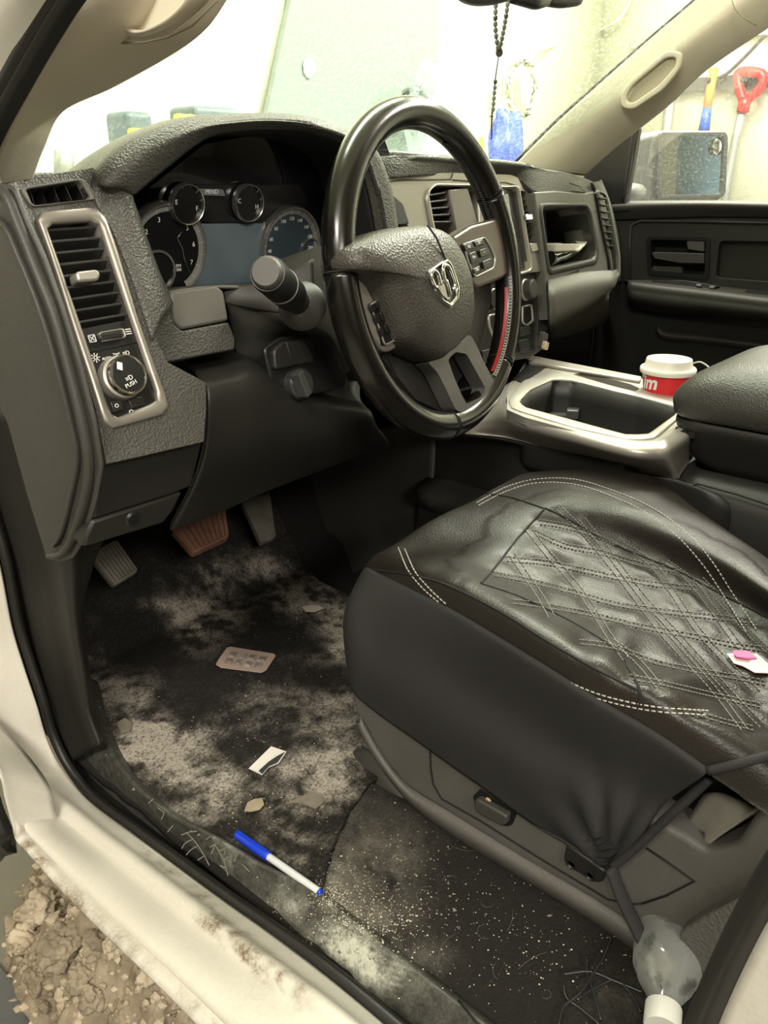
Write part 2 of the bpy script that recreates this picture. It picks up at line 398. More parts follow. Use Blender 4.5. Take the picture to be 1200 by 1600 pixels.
# black weather seal that runs along the sill and up the pillar
SEALP = [p+Vector((.008, 0, .004)) for p in SO]
sl = tube('trim_2', spline(SEALP, 5), .0060, RUB, seg=12)
tag(sl, 'black rubber weather seal bordering the door opening', 'seal', kind='structure')
SEAL2 = [V(x, y, 'x', .122) for x, y in [(-40, 640), (-6, 780), (22, 870), (42, 980), (58, 1046), (76, 1100), (92, 1158), (118, 1202), (152, 1236), (222, 1294), (302, 1357), (364, 1405), (430, 1455), (512, 1515), (605, 1590), (735, 1700)]]
s2 = loft('trim_3', [[p+Vector((.0, 0, .0)) for p in SEALP], [a.lerp(b, .6)+Vector((0, 0, -.006)) for a, b in zip(SEALP, SEAL2)], SEAL2, [p+Vector((.012, 0, -.006)) for p in SEAL2]], RUB, n=5, k=4, thick=.004)
tag(s2, 'black inner lip of the door weather seal', 'seal', kind='structure')
# sill plate
SPI = [V(x, y, 'z', .022) for x, y in [(140, 1060), (155, 1120), (178, 1178), (215, 1228), (262, 1268), (330, 1305), (400, 1345), (500, 1400), (630, 1500), (760, 1600), (900, 1715)]]
SPO = [V(x, y, 'x', .132) for x, y in [(70, 1060), (88, 1130), (120, 1198), (152, 1234), (222, 1292), (302, 1355), (364, 1403), (430, 1453), (512, 1513), (605, 1590), (735, 1700)]]
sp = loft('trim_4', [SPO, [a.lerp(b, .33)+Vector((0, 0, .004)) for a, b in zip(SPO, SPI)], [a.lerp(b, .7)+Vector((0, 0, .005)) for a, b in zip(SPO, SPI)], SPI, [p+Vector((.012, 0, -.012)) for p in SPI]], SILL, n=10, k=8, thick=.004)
def salt_sheen(p):
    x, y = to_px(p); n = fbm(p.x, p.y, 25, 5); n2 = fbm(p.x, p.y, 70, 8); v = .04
    for cx, cy, rx, ry, a in [(300, 1255, 50, 16, .18), (370, 1315, 50, 22, .26), (350, 1350, 40, 16, .16), (460, 1420, 45, 20, .30), (520, 1470, 45, 26, .5), (595, 1530, 40, 30, .6), (550, 1490, 30, 30, .3), (430, 1385, 30, 25, .15)]:  # dried salt; the pale rear patches also paint in the plate's bright sheen
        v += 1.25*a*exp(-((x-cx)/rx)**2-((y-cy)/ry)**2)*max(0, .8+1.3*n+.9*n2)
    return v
dirtmap(sp, salt_sheen)
tag(sp, 'black scuffed sill plate with dried salt, painted sheen and boot prints', 'sill plate', kind='structure')
# joint across the sill plate
jt = tubes('trim_5', [[V(x, y, 'z', .0275) for x, y in [(716, 1563), (738, 1590), (752, 1608)]]], .0012, VOID)
tag(jt, 'thin black joint across the sill plate', 'joint', kind='structure')

st_ = []
for pts in ([(291, 1301), (303, 1313), (315, 1330), (327, 1352)], [(283, 1305), (296, 1300), (308, 1299)], [(300, 1312), (290, 1317), (284, 1326)], [(308, 1322), (298, 1328), (291, 1336)], [(318, 1338), (309, 1344)],
            [(335, 1318), (342, 1330), (350, 1345), (356, 1368)], [(328, 1324), (336, 1320), (330, 1334)], [(343, 1330), (352, 1326), (350, 1336)], [(349, 1344), (358, 1338)], [(352, 1356), (343, 1352)], [(322, 1312), (330, 1306)], [(270, 1290), (262, 1300)], [(246, 1262), (256, 1270), (252, 1280)], [(232, 1255), (240, 1248)], [(372, 1330), (366, 1346)], [(378, 1350), (390, 1362)]):
    st_.append(spline([V(x, y, 'z', .0262) for x, y in pts], 4))
tag(tubes('salt_print', st_, .0006, mat('dried_salt', (.19, .18, .15), .9)), 'dried pale boot tread print on the sill plate beside the pen', 'salt print', kind='stuff')
# carpet of the cab
def carpz(x, y):
    z = .0+.006*fbm(x, y, 9, 2)+.002*fbm(x, y, 40, 2)
    if y > 1.02: z += (y-1.02)**1.0*.62
    if x > .66: z += min(1, ((x-.66)/.12))**2*.10
    if x < .17: z -= .01
    return z
cp = grid('floor', .13, 1.6, -.95, 1.62, 170, 260, carpz, CARPET, thick=.01)
def cdirt(p):
    x, y = to_px(p); v = .0
    n = fbm(p.x, p.y, 22, 1); n2 = fbm(p.x, p.y, 120, 4)
    for cx, cy, rx, ry, a in [(560, 1330, 70, 60, .16), (520, 1400, 40, 60, .30), (560, 1440, 60, 30, .25), (500, 1240, 60, 50, .16), (650, 1500, 60, 30, .14), (620, 1340, 60, 60, .1), (960, 1560, 50, 30, .10), (480, 950, 60, 20, .1), (600, 1420, 60, 50, .08)]:
        v += a*exp(-((x-cx)/rx)**2-((y-cy)/ry)**2)*(1+.8*n+.9*n2)
    return v
dirtmap(cp, cdirt)
tag(cp, 'black carpet of the truck cab floor covered in lint and crumbs', 'carpet', kind='structure')

# kick panel beside the pedals and the dark body behind the dash
kp = loft('wall_left', [
    [V(x, y, 'x', .118) for x, y in [(-40, 640), (0, 800), (24, 880), (48, 990), (66, 1060), (84, 1130), (112, 1190)]],
    [V(x, y, 'x', .130) for x, y in [(10, 640), (40, 780), (60, 870), (82, 980), (98, 1060), (112, 1115), (136, 1176)]],
    [V(x, y, 'x', .136) for x, y in [(90, 640), (110, 780), (113, 872), (122, 980), (134, 1055), (142, 1110), (160, 1160)]],
    [V(x, y, 'x', .20) for x, y in [(180, 640), (190, 780), (150, 872), (130, 960), (140, 1040), (148, 1100), (164, 1150)]]], PLAS, n=5, k=5, thick=.006)
tag(kp, 'black kick panel beside the driver footwell', 'kick panel', kind='structure')
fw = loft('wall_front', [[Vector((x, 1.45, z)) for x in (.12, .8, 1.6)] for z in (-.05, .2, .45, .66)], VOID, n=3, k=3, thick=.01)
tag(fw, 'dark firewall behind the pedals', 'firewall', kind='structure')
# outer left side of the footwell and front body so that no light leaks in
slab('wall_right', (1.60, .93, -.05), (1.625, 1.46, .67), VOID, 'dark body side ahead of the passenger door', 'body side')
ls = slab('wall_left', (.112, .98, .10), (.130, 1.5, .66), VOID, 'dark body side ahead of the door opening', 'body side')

# ------------------------------------------------------------------ tunnel side panel
tp = loft('wall_right', [
    [V(x, y, 'x', .80) for x, y in [(430, 740), (527, 722), (600, 668), (684, 655)]],
    [V(x, y, 'x', .78) for x, y in [(440, 790), (530, 765), (610, 740), (680, 740)]],
    [V(x, y, 'x', .765) for x, y in [(450, 840), (545, 800), (612, 800), (673, 800)]],
    [V(x, y, 'x', .75) for x, y in [(470, 890), (560, 840), (612, 848), (668, 828)]],
    [V(x, y, 'x', .72) for x, y in [(500, 930), (590, 880), (640, 880), (668, 860)]]], PLASM, n=6, k=5, thick=.006)
tag(tp, 'dark grey side panel of the centre tunnel by the accelerator', 'tunnel panel', kind='structure')

# ------------------------------------------------------------------ pillars, windshield
def skin(name, A, B, mids, m, label, c, **k):
    """sweep between two outlines with bulged lines between them"""
    rows = [A]
    for t, off in mids: rows.append([a.lerp(b, t)+Vector(off) for a, b in zip(A, B)])
    rows.append(B); o = loft(name, rows, m, **k)
    return tag(o, label, c, kind='structure') if label else o
# driver side pillar: outer edge by the black seal, inner edge by the glass
PA = [V(x, y, 'x', xx) for x, y, xx in [(-30, 290, .10), (0, 215, .10), (45, 120, .105), (92, 45, .11), (140, -25, .12), (200, -110, .13), (300, -240, .14)]]
PB = [V(x, y, 'x', xx) for x, y, xx in [(42, 276, .155), (60, 225, .16), (92, 165, .17), (180, 122, .19), (300, 50, .21), (358, -25, .22), (450, -170, .24)]]
skin('trim_6', PA, PB, [(.25, (-.012, -.005, 0)), (.55, (-.014, -.01, 0)), (.85, (-.006, -.005, 0))], BEIGE, 'beige driver side windshield pillar cover with grab handle', 'pillar', n=8, k=5, thick=.006)
pil1 = bpy.data.objects['trim_6']
# recessed grab handle of the driver pillar
hA = [(152, -20), (166, 18), (190, 52), (222, 64), (268, 50), (312, 16), (345, -20)]
hin = [(192, -20), (196, 20), (205, 42), (228, 46), (262, 30), (285, 8), (300, -20)]
HX = .168
def ringloft(name, A, B, ax, v, dv, m, parent):
    a = [V(x, y, ax, v) for x, y in A]; b = [V(x, y, ax, v-dv) for x, y in B]; mid = [p.lerp(q, .5)+Vector((-.009, -.006, 0)) for p, q in zip(a, b)]
    return loft(name, [a, mid, b, [p+Vector((.02, .02, 0)) for p in b]], m, parent, n=5, k=4, thick=.003)
ringloft('grab_handle', hA, hin, 'x', .162, .006, BEIGE, pil1)
hv = plate('handle_recess', Pl(V(220, 20, 'x', .158), (0, -1, 0), (0, 0, 1)), [(185, -40), (190, 25), (215, 52), (262, 38), (305, -10), (310, -40)], [], -.004, 0, mat('light_beige_recess', (.78, .72, .56), .6), pil1, bevel=.001)
tubes('seam', [[V(x, y, 'x', .1555) for x, y in [(128, 40), (150, 62), (180, 68), (225, 66), (262, 58), (300, 40), (340, 0)]]], .0009, mat('beige_shadow_gap', (.25, .21, .15), .8), pil1)
# black seal up the door frame and painted frame outside it
SA = [V(x, y, 'x', .095) for x, y in [(-110, 330), (-60, 250), (-8, 165), (38, 85), (88, 0), (140, -85), (240, -230)]]
SB = [V(x, y, 'x', .098) for x, y in [(-60, 370), (-20, 270), (0, 215), (50, 122), (95, 45), (140, -22), (300, -240)]]
skin('trim_7', SA, SB, [(.3, (-.012, -.006, 0)), (.62, (-.006, -.002, 0)), (.8, (-.010, -.004, 0))], RUB, 'thick black weather seal on the driver side pillar', 'seal', n=8, k=5, thick=.005)
OA = [V(x, y, 'x', .07) for x, y in [(-260, 350), (-210, 210), (-140, 110), (-60, 20), (10, -60), (100, -170)]]
OB = [V(x, y, 'x', .088) for x, y in [(-100, 330), (-50, 240), (0, 155), (50, 70), (96, -10), (160, -110)]]
o_ = skin('trim_8', OA, OB, [(.5, (-.01, -.01, 0))], CREAM, 'white painted door frame outside the pillar seal', 'door frame', n=8, k=5, thick=.004)
dirtmap(o_, lambda p: .02)
# passenger pillar
QA = [V(x, y, 'x', xx) for x, y, xx in [(800, 262, 1.34), (870, 192, 1.40), (940, 130, 1.44), (1022, 58, 1.47), (1090, 0, 1.48), (1180, -80, 1.48)]]
QB = [V(x, y, 'x', xx) for x, y, xx in [(912, 272, 1.50), (962, 226, 1.52), (1040, 165, 1.52), (1105, 105, 1.52), (1215, 30, 1.52), (1330, -50, 1.52)]]
skin('trim_9', QA, QB, [(.22, (-.01, -.01, .0)), (.5, (-.022, -.012, 0)), (.8, (-.014, -.008, 0))], BEIGE, 'beige passenger side windshield pillar cover with an oval grip recess', 'pillar', n=8, k=5, thick=.006)
pil2 = bpy.data.objects['trim_9']
PPL = Pl(V(1030, 130, 'x', 1.455), (V(1070, 90, 'x', 1.455)-V(985, 170, 'x', 1.455)), (V(1000, 90, 'x', 1.45)-V(1030, 130, 'x', 1.455)))
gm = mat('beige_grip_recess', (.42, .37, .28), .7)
ou = rnd([PPL.uv(*p) for p in [(972, 150), (985, 128), (1045, 78), (1070, 82), (1068, 105), (1040, 140), (992, 172), (974, 168)]], .012)
inn = rnd([PPL.uv(*p) for p in [(982, 150), (993, 132), (1044, 90), (1060, 90), (1058, 104), (1034, 132), (994, 160), (984, 160)]], .010)
k_ = min(len(ou), len(inn)); vsr = []; fsr = []
for L_, h in ((ou, .006), (ou, .012), (inn, .012), (inn, -.0)):
    for q in L_[:k_]: vsr.append(PPL.w(*q, h))
for i in range(3):
    for j in range(k_): fsr.append((i*k_+j, i*k_+(j+1) % k_, (i+1)*k_+(j+1) % k_, (i+1)*k_+j))
mesh('grip_rim', vsr, fsr, BEIGE, pil2, bevel=.003)
plate('grip_recess', PPL, inn, [], -.004, .003, gm, pil2, px=False)
tubes('seam', [[V(x, y, 'x', 1.445) for x, y in [(1140, -12), (1148, 14), (1160, 26), (1182, 40)]]], .0012, mat('pillar_shadow_gap', (.3, .26, .18), .8), pil2)
# rubber strip between the passenger pillar and the glass
tubes('glass_seal', [[p+Vector((-.004, .004, .0)) for p in spline(QA, 5)]], .0035, RUB, pil2)
# windshield
WS = [[Vector((.15, .93, .70)), Vector((.75, 1.18, .70)), Vector((1.45, 1.02, .70))],
      [Vector((.17, .62, .93)), Vector((.78, .86, .95)), Vector((1.46, .72, .93))],
      [Vector((.20, .26, 1.17)), Vector((.8, .46, 1.19)), Vector((1.44, .34, 1.17))]]
ws = loft('window_1', WS, GLASS, n=8, k=6, thick=0)
tag(ws, 'dusty greenish windshield glass above the dashboard', 'windshield', kind='structure')

# ================================================================== passenger door
door = thing('door_1', 'black plastic passenger door panel with armrest below the wet side window', 'door', kind='structure')
DP = Pl((1.62, .5, .5), (0, -1, 0), (0, 0, 1))
plate('door_panel', DP, [(925, 330), (960, 317), (1400, 322), (1400, 1000), (880, 800), (860, 600)], [[(1012, 372), (1108, 374), (1104, 434), (1014, 426)], [(1124, 376), (1330, 380), (1330, 450), (1118, 434)]], -.03, 0, mat('black_door_plastic', (.020, .019, .017), .5, bump=.2, bscale=500), door, hr=.012)
tubes('panel_edge', [[DP.P(x, y, .003) for x, y in [(984, 440), (984, 375), (986, 352), (1000, 345), (1100, 346), (1300, 350)]]], .003, PLASM, door)
o_ = loft('belt_trim', [[DP.P(x, y, .0) for x, y in [(930, 345), (960, 346), (1100, 341), (1250, 343), (1400, 346)]], [DP.P(x, y, .022) for x, y in [(945, 328), (966, 325), (1100, 322), (1250, 326), (1400, 328)]], [DP.P(x, y, .012) for x, y in [(955, 318), (975, 316), (1100, 315), (1250, 317), (1400, 319)]], [DP.P(x, y, -.03) for x, y in [(955, 316), (975, 314), (1100, 313), (1250, 315), (1400, 317)]]], PLASM, door, n=4, k=4, thick=.004)
plate('handle_recess', DP, [(1005, 365), (1115, 367), (1112, 442), (1006, 434)], [], -.04, -.03, VOID, door, r=.01)
plate('handle_bezel', DP, [(1010, 369), (1110, 371), (1107, 437), (1011, 429)], [[(1016, 374), (1103, 376), (1101, 430), (1017, 423)]], -.02, .004, BLACK, door, r=.012, hr=.01)
hd = plate('door_handle', DP, [(1018, 394), (1100, 396), (1100, 412), (1062, 411), (1022, 404)], [], -.010, .006, PLASM, door, r=.004, bevel=.003)
plate('door_latch', DP, [(1072, 376), (1100, 377), (1100, 394), (1074, 390)], [], -.016, .002, mat('worn_grey_lever', (.075, .072, .068), .45), door, r=.004, bevel=.003)
plate('recess_ledge', DP, [(1020, 416), (1064, 417), (1066, 427), (1016, 424)], [], -.024, -.006, PLASM, door, bevel=.002)
plate('storage_inset', DP, [(1110, 368), (1340, 372), (1340, 460), (1108, 445)], [], -.035, -.018, PLAS, door, r=.01)
loft('armrest', [[DP.P(x, y, .0) for x, y in [(975, 440), (1040, 441), (1120, 449), (1300, 470), (1450, 488)]],
     [DP.P(x, y, .055) for x, y in [(982, 442), (1040, 449), (1120, 458), (1300, 480), (1450, 498)]],
     [DP.P(x, y, .062) for x, y in [(980, 452), (1040, 460), (1120, 470), (1300, 492), (1450, 510)]],
     [DP.P(x, y, .058) for x, y in [(985, 466), (1040, 476), (1120, 484), (1300, 504), (1450, 522)]],
     [DP.P(x, y, .0) for x, y in [(995, 478), (1040, 488), (1120, 494), (1300, 512), (1450, 530)]]], PLASM, door, n=5, k=4, thick=.004)
AP = Pl(V(1060, 446, 'x', 1.585), (0, -1, 0), (.35, 0, 1))
plate('switch_panel', AP, [(1018, 438), (1070, 438), (1122, 446), (1112, 456), (1060, 452), (1020, 445)], [], -.01, .006, BLACK, door, bevel=.001)
for q in ([(1088, 443), (1096, 444), (1095, 448), (1087, 447)], [(1109, 446), (1117, 447), (1115, 451), (1107, 450)]):
    plate('window_switch', AP, q, [], .006, .012, mat('switch_grey', (.16, .16, .15), .35), door, bevel=.001)
plate('pull_cup', AP, [(1166, 452), (1240, 458), (1240, 466), (1163, 460)], [], .0, .0065, VOID, door, bevel=0)
loft('lower_ledge', [[DP.P(x, y, .0) for x, y in [(1030, 505), (1040, 518), (1120, 526), (1300, 550), (1450, 566)]], [DP.P(x, y, .016) for x, y in [(1028, 512), (1040, 524), (1120, 532), (1300, 556), (1450, 574)]], [DP.P(x, y, .0) for x, y in [(1026, 520), (1040, 530), (1120, 538), (1300, 562), (1450, 580)]]], PLASM, door, n=4, k=4, thick=.003)
# black sail panel and window frame
plate('mirror_sail', Pl((1.60, .8, .7), (0, -1, 0), (0, 0, 1)), [(905, 285), (930, 248), (988, 196), (998, 200), (978, 316), (985, 330), (930, 335)], [], -.02, 0, BLACK, door, bevel=.003)
tube('window_frame', [V(x, y, 'x', 1.605) for x, y in [(1010, 180), (992, 206), (983, 260), (974, 316)]], .006, RUB, door, n=4)
gl = plate('window_glass', Pl((1.64, .5, .8), (0, -1, 0), (0, 0, 1)), [(950, 335), (975, 150), (1100, 10), (1320, -150), (1700, -150), (1700, 335)], [], -.002, 0, SGLASS, door, bevel=0)
base(door, (1.62, .5, 0))

# ================================================================== things on the garage walls
mir = thing('side_mirror', 'grey passenger side mirror with a small round spot mirror seen through the wet window', 'mirror')
mc = V(1086, 258, 'y', .9); MP = Pl(mc, (cos(radians(-18)), sin(radians(-18)), 0), (0, .05, 1))
MG = mat('mirror_silver', (.9, .93, .95), .02, metal=1)
plate('mirror_housing', MP, [(990, 215), (1035, 203), (1130, 204), (1142, 215), (1136, 300), (1124, 316), (1000, 318), (980, 300)], [], -.09, -.004, mat('grey_mirror_shell', (.16, .16, .155), .5), mir, r=.03, bevel=.012, seg=4)
plate('mirror_bezel', MP, [(1030, 206), (1138, 206), (1134, 308), (1026, 310)], [[(1036, 212), (1132, 212), (1127, 303), (1032, 305)]], -.006, .004, mat('dark_mirror_rim', (.08, .08, .08), .5), mir, r=.02, hr=.015)
plate('mirror_glass', MP, [(1034, 210), (1134, 210), (1129, 305), (1030, 307)], [], -.005, 0, MG, mir, r=.015, bevel=0)
c_ = MP.P(1120, 229, .003); lathe('spot_mirror', [(.0, .006), (.012, .005), (.018, .002), (.021, 0), (.022, -.004)], c_, MP.n, MG, mir, seg=28)
lathe('spot_mirror_rim', [(.0215, -.003), (.0235, -.003), (.0235, .003), (.0215, .003)], c_, MP.n, BLACK, mir, seg=28, closed=True)
tube('mirror_arm', [MP.P(1000, 300, -.04), V(985, 300, 'x', 1.70), V(972, 305, 'x', 1.645)], .02, bpy.data.materials['grey_mirror_shell'], mir)
base(mir, MP.P(1060, 316))
XW = 4.92
rail = thing('tool_rail', 'dark metal tool rail with prongs on the garage wall', 'tool rail')
boxes('rail', [((V(1150, 128, 'x', XW+.04)), (.012, 0, 0), (0, .42, 0), (0, 0, .035))], mat('dark_steel', (.10, .10, .10), .4, metal=.6), rail)
for x in (1108, 1128, 1160, 1188):
    tube('prong', [V(x, 124, 'x', XW+.03), V(x, 128, 'x', XW-.02), V(x, 124, 'x', XW-.04)], .012, BLACK, rail, seg=6)
base(rail, V(1150, 128, 'x', XW+.04))
OR = mat('orange_handle', (.80, .28, .04), .5); BLU = mat('blue_plastic', (.03, .10, .55), .45); RD = mat('red_plastic', (.75, .02, .02), .4); STEEL = mat('grey_steel', (.35, .36, .35), .5, metal=.5)
t1 = thing('hand_broom', 'orange handled tool with a blue tip hanging beside the red shovel', 'tool')
tube('handle', [V(1116, 106, 'x', XW), V(1110, 140, 'x', XW), V(1105, 168, 'x', XW)], .025, OR, t1)
tube('tip', [V(1105, 168, 'x', XW), V(1102, 190, 'x', XW), V(1100, 204, 'x', XW)], lambda t: .025+.007*t, BLU, t1)
base(t1, V(1100, 204, 'x', XW))
t2 = thing('shovel', 'shovel with a red D shaped grip hanging on the wall beyond the passenger window', 'shovel')
tube('grip', [V(x, y, 'x', XW-.02) for x, y in [(1163, 160), (1156, 140), (1152, 122), (1156, 113), (1172, 112), (1188, 115), (1192, 122), (1188, 138), (1172, 152)]], .026, RD, t2, closed=True, n=4)
tube('socket', [V(1165, 152, 'x', XW-.02), V(1160, 176, 'x', XW-.02)], .034, RD, t2)
tube('shaft', [V(1160, 172, 'x', XW-.02), V(1150, 215, 'x', XW-.02), V(1135, 290, 'x', XW-.02), V(1128, 360, 'x', XW-.02)], .024, STEEL, t2)
SP = Pl(V(1124, 400, 'x', XW-.02), (0, -1, 0), (.0, 0, 1))
plate('blade', SP, [(1105, 355), (1150, 355), (1152, 440), (1128, 470), (1100, 440)], [], -.006, .006, STEEL, t2, r=.03)
base(t2, V(1126, 470, 'x', XW-.02))
o_ = tube('hanging_strap', [V(1196, 55, 'x', XW), V(1165, 88, 'x', XW), V(1140, 112, 'x', XW), V(1124, 122, 'x', XW)], .010, RUB, n=4)
tag(o_, 'thin dark strap slanting down to the tool rail', 'strap')
o_ = boxes('wall_conduit', [(V(1200, 48, 'x', XW+.05), (.02, 0, 0), (0, .8, 0), (0, 0, .02))], STEEL); tag(o_, 'grey conduit running along the garage wall above the tools', 'conduit')
o_ = tube('wall_pipe', [V(1050, 130, 'x', XW), V(1042, 200, 'x', XW), V(1038, 300, 'x', XW)], .03, STEEL); tag(o_, 'grey pipe standing against the garage wall beside the orange handle', 'pipe')
# front wall things
YW = 2.66
gp = thing('grey_panel', 'tall grey green panel leaning on the garage wall behind the windshield', 'panel')
plate('sheet', Pl((2.5, YW+.03, .8), (1, 0, 0), (0, .02, 1)), [(470, -160), (692, -160), (690, 0), (683, 130), (662, 235), (560, 300), (395, 300), (418, 175), (455, 0)], [], -.03, 0, mat('grey_green_sheet', (.16, .205, .185), .5, var=.6, vscale=1, col2=(.18, .225, .205)), gp, bevel=.004)
plate('paper_sticker', Pl((2.5, YW+.025, .8), (1, 0, 0), (0, .02, 1)), [(474, 96), (482, 88), (490, 94), (496, 108), (484, 124), (476, 116)], [], 0, .004, mat('pale_sticker', (.7, .75, .6), .7), gp, r=.02, bevel=0)
base(gp, (2.5, YW+.03, GZ))
PALE = mat('white_cable', (.62, .62, .5), .5)
def wall_loop(nm, lab, c, cx, cy, rx, ry, n, r, m):
    t = []
    for k in range(n*24+1):
        a = 2*pi*k/24+1; j = 3*sin(k*.7)
        t.append(V(cx+(rx+j)*cos(a), cy+(ry+j*1.5)*sin(a), 'y', YW-.02*(k % 5)))
    return tag(tube(nm, t, r, m, seg=6), lab, c)
wall_loop('hose_coil', 'pale hose coiled on the garage wall', 'hose', 815, 138, 21, 44, 3, .009, PALE)
tag(tube('wall_cable', [V(x, y, 'y', YW) for x, y in [(760, 150), (790, 118), (815, 95), (840, 80)]]+[V(x, y, 'x', 4.93) for x, y in [(905, 58), (960, 36), (985, 0), (1000, -60)]], .009, PALE, n=5), 'pale cable sweeping up the garage wall from the coiled hose', 'cable')
tag(tube('wall_wire', [V(x, y, 'y', YW) for x, y in [(807, -80), (806, 30), (802, 130), (798, 240), (794, 320)]], .004, mat('dim_wire', (.45, .46, .38), .6), n=3), 'thin vertical wire on the garage wall', 'wire')
def blob(nm, lab, c, cx, cy, y, r, sc, m, seed, amp=.25, group=None):
    me = bpy.data.meshes.new(nm); bm = bmesh.new(); bmesh.ops.create_icosphere(bm, subdivisions=4, radius=1)
    o0 = V(cx, cy, 'y', y)
    for v in bm.verts:
        n = noise.fractal(v.co*1.6+Vector((seed, 0, 0)), 1, 2, 4); v.co = v.co*(1+amp*n); v.co = Vector((v.co.x*sc[0], v.co.y*sc[1], v.co.z*sc[2]))*r
    bm.to_mesh(me); bm.free(); o = link(nm, me, m); o.location = o0; return tag(o, lab, c, group)
BLUB = mat('blue_bag_plastic', (.05, .09, .60), .35); CLR = glassmat('clear_bag_plastic', (.9, .95, .93), .05, .16, (.6, .7, .72), 3, .40)
slab('door_2', (4.97, -3.9, GZ), (5.0, -3.1, 1.5), mat('blue_door_paint', (.22, .36, .50), .5), 'blue garage door that the side mirror reflects', 'door')
bench = slab('workbench', (.3, 2.24, .62), (4.3, 2.62, .68), mat('pale_bench_top', (.6, .62, .54), .6), 'pale workbench along the garage wall under the plastic bags', 'workbench'); bench['kind'] = 'thing'
blob('blue_bag', 'bright blue plastic bag on the workbench', 'bag', 791, 226, 2.36, .140, (.75, .5, 1.15), BLUB, 2)
blob('clear_bag', 'large clear plastic bag beside the blue bag', 'bag', 728, 222, 2.48, .18, (.8, .5, .9), CLR, 5)
blob('clear_bag', 'clear plastic bag of tangled hoses above the dash', 'bag', 676, 190, 2.45, .235, (.7, .4, 1.0), CLR, 9)
blob('yellow_sponge', 'small yellow sponge tucked by the blue bag', 'sponge', 751, 240, 2.29, .030, (.7, .6, 2.2), mat('yellow_foam', (.8, .65, .05), .8), 3)
wall_loop('hose_coil', 'dark hose coil hanging in the clear bag', 'hose', 650, 165, 22, 26, 2, .012, mat('dim_grey_hose', (.16, .19, .18), .5))
DKB = mat('dark_blue_grey_case', (.05, .08, .10), .5, var=.8, vscale=10, col2=(.12, .16, .18))
o_ = box('tool_case', V(321, 186, 'y', 2.45)-Vector((0, 0, .085)), (.20, .15, .24), DKB, bevel=.02, rot=None); tag(o_, 'dark case with yellow strap seen just above the instrument hood', 'case')
o_ = box('yellow_strap', V(290, 192, 'y', 2.36), (.08, .03, .05), mat('yellow_webbing', (.75, .62, .05), .6), o_, bevel=.01)
o_ = box('tool_case', V(203, 203, 'y', 2.40)-Vector((0, 0, .06)), (.10, .12, .22), DKB, bevel=.02, rot=None); tag(o_, 'small dark case near the driver side pillar', 'case')
o_ = box('yellow_strap', V(220, 212, 'y', 2.32), (.08, .03, .04), bpy.data.materials['yellow_webbing'], o_, bevel=.01)
lp = thing('glow_strip', 'added glowing tube standing in for a vertical highlight beside the driver side pillar', 'glow tube')
em = bpy.data.materials.new('highlight_glow'); em.use_nodes = True; b_ = em.node_tree.nodes['Principled BSDF']; b_.inputs['Emission Color'].default_value = (.9, 1, .95, 1); b_.inputs['Emission Strength'].default_value = 3  # added emissive tube stands in for a soft whitish highlight
tube('glow_tube', [V(100, 170, 'y', 2.45), V(100, 236, 'y', 2.45)], .028, em, lp); tube('glow_tube_foot', [V(100, 236, 'y', 2.46), V(100, 275, 'y', 2.46)], .03, STEEL, lp)
base(lp, V(100, 275, 'y', 2.46))
# truck hood outside the glass, wiper
hood = loft('trim_10', [[Vector((x, 1.12+(.10 if .3 < x < 1.3 else 0), .675)) for x in (.0, .4, .8, 1.2, 1.6)], [Vector((x, 1.6, .66)) for x in (.0, .4, .8, 1.2, 1.6)], [Vector((x, 2.2, .60)) for x in (.1, .4, .8, 1.2, 1.5)]], CREAM, n=4, k=4, thick=.01)
dirtmap(hood, lambda p: .02); tag(hood, 'white truck hood beyond the windshield', 'hood', kind='structure')
wp = thing('wiper', 'black windshield wiper arm seen through the steering wheel', 'wiper')
tube('wiper_arm', [V(572, 240, 'y', 1.22), V(583, 226, 'y', 1.20), V(598, 214, 'y', 1.18)], .008, BLACK, wp, n=3)
tube('wiper_blade', [V(560, 238, 'y', 1.22), V(620, 240, 'y', 1.20), V(700, 247, 'y', 1.18)], .006, RUB, wp, n=3)
base(wp, V(572, 240, 'y', 1.22))
# ================================================================== DASHBOARD
dash = thing('dashboard', 'black grained truck dashboard with silver centre bezel and round gauges', 'dashboard')
PL = Pl((.14, .70, .67), (1, 0, 0), (0, .07, .18))          # face that carries the vent and light switches
# end panel against the door
EP = Pl((.084, .72, .5), (0, -1, 0), (0, 0, 1)); EP = Pl((.084, .72, .5), (0, -1, 0), (0, 0, 1))
ep_out = [(-60, 300), (0, 285), (20, 292), (40, 345), (66, 400), (95, 480), (120, 560), (146, 660), (157, 730), (146, 790), (128, 846), (112, 872), (95, 879), (72, 874), (40, 770), (10, 660), (-40, 560)]
plate('end_panel', EP, ep_out, [], -.005, 0, PLASM, dash, r=.006, bevel=.003)
tube('panel_rib', [EP.P(x, y, .004) for x, y in [(-20, 290), (8, 300), (28, 345), (54, 410), (84, 486), (106, 565), (130, 662), (140, 728), (132, 785), (114, 838), (98, 864), (78, 868)]], .005, PLASM, dash, n=4, flat=.6)
tube('panel_rib', [EP.P(x, y, .002) for x, y in [(-60, 330), (0, 345), (30, 400), (62, 480), (88, 565), (112, 662), (122, 718), (112, 775), (98, 830), (86, 852)]], .0035, PLASM, dash, n=4, flat=.6)
ed = loft('dash_edge', [[V(x, y, 'x', .086) for x, y in [(8, 288), (30, 340), (56, 405), (86, 482), (112, 562), (138, 662), (150, 730), (139, 790), (120, 846)]],
                   [V(x, y, 'x', .096) for x, y in [(22, 284), (42, 338), (66, 402), (95, 480), (120, 560), (146, 660), (158, 728), (147, 792), (131, 846)]],
                   [V(x, y, 'x', .106) for x, y in [(36, 282), (56, 336), (78, 402), (104, 480), (128, 560), (154, 660), (166, 722), (157, 785), (144, 838)]]], DASH, dash, n=6, k=4, thick=.004)
